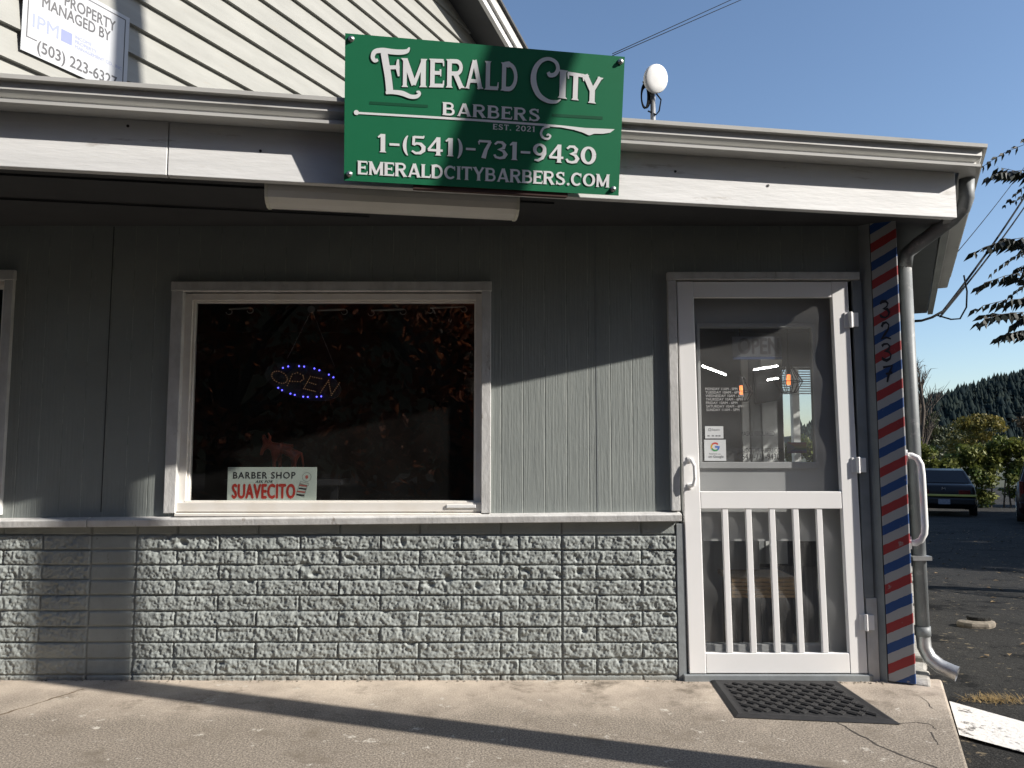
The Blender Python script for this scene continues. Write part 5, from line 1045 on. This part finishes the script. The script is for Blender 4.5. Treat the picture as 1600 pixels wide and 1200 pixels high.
# ================================================================== CARS
def car(name, base, rot, L, wdt_, roof_z, belt_z, m_body, lab, wag=False, strip=False):
    """rear bumper at local y=0, nose towards +y"""
    root = empty(name, base, lab, 'car'); root.rotation_euler = (0, 0, rot); h = wdt_/2
    st_ = [(.0, .90, .40, belt_z-.22), (.06, .96, .28, belt_z-.06), (.25, .985, .22, belt_z), (.9, 1, .20, belt_z+.02), (2.2, 1, .20, belt_z), (L-1.1, .99, .20, belt_z-.06), (L-.25, .94, .24, belt_z-.20), (L-.04, .86, .34, belt_z-.34), (L, .80, .42, belt_z-.42)]
    mb = MB(); n = 12; rings = []
    for y, k, zb, zt in st_:
        w_ = h*k; zm = (zb+zt)/2; ring = [(-w_*.86, y, zb), (-w_*.97, y, zb+.08), (-w_, y, zm-.02), (-w_*.985, y, zm+.12), (-w_*.95, y, zt-.05), (-w_*.86, y, zt), (w_*.86, y, zt), (w_*.95, y, zt-.05), (w_*.985, y, zm+.12), (w_, y, zm-.02), (w_*.97, y, zb+.08), (w_*.86, y, zb)]; mb.v += ring
    for i in range(len(st_)-1):
        for k in range(n): mb.f.append((i*n+k, i*n+(k+1) % n, (i+1)*n+(k+1) % n, (i+1)*n+k))
    mb.f.append(tuple(range(n))); mb.f.append(tuple(range(len(mb.v)-n, len(mb.v)))[::-1]); body = mb.build('body', m_body, root, smooth=True)
    y0, y1, y2, y3 = (.12, .40, L*.58, L*.74) if wag else (.55, 1.15, L*.56, L*.73)
    c = MB(); A = [(-h*.90, y0, belt_z), (h*.90, y0, belt_z), (h*.70, y1, roof_z-.02), (-h*.70, y1, roof_z-.02)]; B = [(-h*.90, y3, belt_z-.01), (h*.90, y3, belt_z-.01), (h*.70, y2, roof_z-.03), (-h*.70, y2, roof_z-.03)]
    c.add(A+B+[(-h*.66, (y1+y2)/2, roof_z+.025), (h*.66, (y1+y2)/2, roof_z+.025)], [(0, 1, 2, 3), (4, 7, 6, 5), (0, 3, 8, 7, 4), (1, 5, 6, 9, 2), (3, 2, 9, 8), (8, 9, 6, 7)]); cab = c.build('cabin', m_body, root, bevel=.05)
    def inset(P, k, off, nm):
        P = [Vector(p_) for p_ in P]; ce = sum(P, Vector())/len(P); nn = (P[1]-P[0]).cross(P[2]-P[0]).normalized()
        if nn.dot(ce-Vector((0, L*.45, belt_z))) < 0: nn = -nn
        g = MB(); g.prism([ce+(p_-ce)*k+nn*off for p_ in P], nn*.006); return g.build(nm, M_carglass, cab)
    inset(A, .86, .004, 'rear_window'); inset(B, .86, .004, 'windscreen')
    for sg in (0, 1):
        P = [A[0], A[3], B[3], B[0]] if sg == 0 else [A[1], A[2], B[2], B[1]]; inset(P, .84, .006, 'side_window')
    for yw in (.85, L-.9):
        for sg in (-1, 1):
            m_ = MB(); m_.tube([(sg*(h-.20), yw, .31), (sg*(h+.004), yw, .31)], .31, 22); wl = m_.build('wheel', M_rubber, root); m_ = MB(); m_.tube([(sg*(h+.0045), yw, .31), (sg*(h+.014), yw, .31)], [.19, .17], 16); m_.build('rim', M_bolt, wl)
    for sg in (-1, 1):
        m_ = MB(); m_.box((sg*h*.62-.15, -.012, belt_z-.30), (sg*h*.62+.15, .05, belt_z-.15)) if not wag else m_.box((sg*h*.86-.05, .0, belt_z-.35), (sg*h*.86+.05, .06, belt_z+.05)); m_.build('taillight', M_tail, root, bevel=.015)
    m_ = MB(); m_.box((-h*.93, -.05, .36), (h*.93, .12, .56)); bp = m_.build('bumper', m_body if not strip else M_black, root, bevel=.04)
    if strip: m_ = MB(); m_.box((-h*.97, -.064, .60), (h*.97, .02, .66)); tag(m_.build('tail_strip', M_yel, root, bevel=.012), 'pale yellow strip across the tail')  # even pale yellow band across the full width of the tail
    m_ = MB(); pz = .44 if strip else .70; m_.box((-.155, -.058 if strip else -.02, pz-.07), (.155, -.052 if strip else -.012, pz+.08)); m_.build('number_plate', M_plate, root)
    if strip:
        m_ = MB(); vs, fs = ribbon([(-.05, -.04), (-.03, .04)], .02); m_.add([(v[0], -.008, belt_z-.12+v[1]) for v in vs], fs); vs, fs = ribbon([(.05, -.04), (.03, .04)], .02); m_.add([(v[0], -.0085, belt_z-.12+v[1]) for v in vs], fs); vs, fs = ribbon([(-.04, .0), (.04, .0)], .02); m_.add([(v[0], -.009, belt_z-.12+v[1]) for v in vs], fs); m_.build('emblem', M_bolt, root)
    return root
M_carglass = mat('dark_car_glass', (.010, .011, .013), .12, spec=.35, col2=(.015, .017, .02), scale=3)
M_tail = mat('red_tail_lens', (.07, .008, .008), .2, col2=(.14, .01, .01), scale=6); M_yel = mat('pale_yellow_strip', (.55, .50, .14), .4, col2=(.5, .46, .12), scale=6); M_plate = mat('pale_number_plate', (.30, .31, .36), .5, col2=(.16, .17, .22), scale=16)
M_car1 = mat('dark_plum_car_paint', (.010, .009, .010), .4, col2=(.012, .010, .012), scale=2, coat=.1, spec=.25); M_car2 = mat('maroon_car_paint', (.018, .006, .007), .4, col2=(.016, .006, .007), scale=2, coat=.1, spec=.25)
cb = at_depth(1469, 23.0); car('parked_sedan', (cb.x, cb.y, ground_z(cb.y)), R(-28), 4.4, 1.72, 1.36, .95, M_car1, 'dark sedan parked tail towards us with a pale yellow strip across its back', strip=True)
cb = at_depth(1650, 18.5); car('parked_wagon', (cb.x, cb.y, ground_z(cb.y)), R(-33), 4.5, 1.80, 1.62, 1.0, M_car2, 'dark maroon tall car cut by the right edge of the picture', wag=True)
# flat stone lying on the lot
sb = WZ(1527, 978, ground_z(2.0)-.0); st_ = MB(); n = 14
rad = [random.uniform(.85, 1.12) for _ in range(n)]
for r_, z in ((1.0, -.02), (1.05, .015), (1.0, .036), (.72, .046), (.02, .046)):
    for k in range(n): a = 2*math.pi*k/n; st_.v.append((r_*rad[k]*.135*math.cos(a), r_*rad[k]*.10*math.sin(a), z))
for i in range(4):
    for k in range(n): st_.f.append((i*n+k, i*n+(k+1) % n, (i+1)*n+(k+1) % n, (i+1)*n+k))
sto = empty('flat_stone', (sb.x, sb.y, ground_z(sb.y)), 'flat pale stone with a dark slab on top lying on the lot', 'stone'); st_.build('stone_slab', M_stone, sto, bevel=.006)
m_ = MB(); m_.prism([(.09*math.cos(a)*random.uniform(.8, 1.1)+.02, .06*math.sin(a)+.01, .044) for a in np.linspace(0, 6.28, 10)[:-1]], (0, 0, .03)); m_.build('dark_slab', M_asphalt, sto, bevel=.008)

# dry grass tuft past the painted strip and leaf litter blown over the lot
g0 = WZ(1556, 1094, -.11); vs, fs = [], []; gz0 = ground_z(g0.y)
for i in range(420):
    x, y = random.gauss(0, .085), random.gauss(0, .03); a = random.uniform(0, 6.283); l_ = random.uniform(.02, .06); h_ = random.uniform(.004, .03); o = len(vs); dx, dy_ = math.cos(a), math.sin(a)
    vs += [(x-dy_*.0016, y+dx*.0016, 0), (x+dy_*.0016, y-dx*.0016, 0), (x+dx*l_, y+dy_*l_, h_)]; fs.append((o, o+1, o+2))
o_ = np_mesh('dry_grass', vs, fs, mat('dry_straw', (.36, .25, .10), .9, col2=(.22, .15, .06), scale=30)); o_.location = (g0.x, g0.y, gz0); tag(o_, 'tuft of dry yellow grass past the painted strip', 'grass', kind='stuff')
vs, fs = [], []
for i in range(420):
    q = random.random()**.7; y = .3+13*q; x = .56*(y+4.1)+random.uniform(-.6, 3.2); a = random.uniform(0, 6.283); r_ = random.uniform(.012, .035); zz = ground_z(y)+.004; o = len(vs)
    vs += [(x+r_*math.cos(a), y+r_*math.sin(a), zz), (x-r_*.5*math.sin(a), y+r_*.5*math.cos(a), zz+random.uniform(0, .012)), (x-r_*math.cos(a), y-r_*math.sin(a), zz), (x+r_*.5*math.sin(a), y-r_*.5*math.cos(a), zz+random.uniform(0, .012))]; fs.append((o, o+1, o+2, o+3))
tag(np_mesh('leaf_litter', vs, fs, mat('dead_leaf', (.22, .15, .07), .8, col2=(.12, .08, .04), scale=9)), 'scattered dead leaves blown across the lot', 'leaves', kind='stuff')
vs, fs = [], []
for i in range(150):
    x = random.choice((random.uniform(-2.8, .86), random.uniform(.7, 2.0))); y = -.018-abs(random.gauss(0, .02)) if x < .86 else -.045-abs(random.gauss(0, .02)); r_ = random.uniform(.003, .009); o = len(vs); a = random.random()*6
    vs += [(x+r_*math.cos(a+k*2.1), y+r_*math.sin(a+k*2.1), .0005) for k in range(3)]+[(x, y, r_)]; fs += [(o, o+1, o+3), (o+1, o+2, o+3), (o+2, o, o+3)]
tag(np_mesh('grit', vs, fs, M_stone), 'bits of grit and leaf crumbs along the foot of the wall', 'grit', kind='stuff')
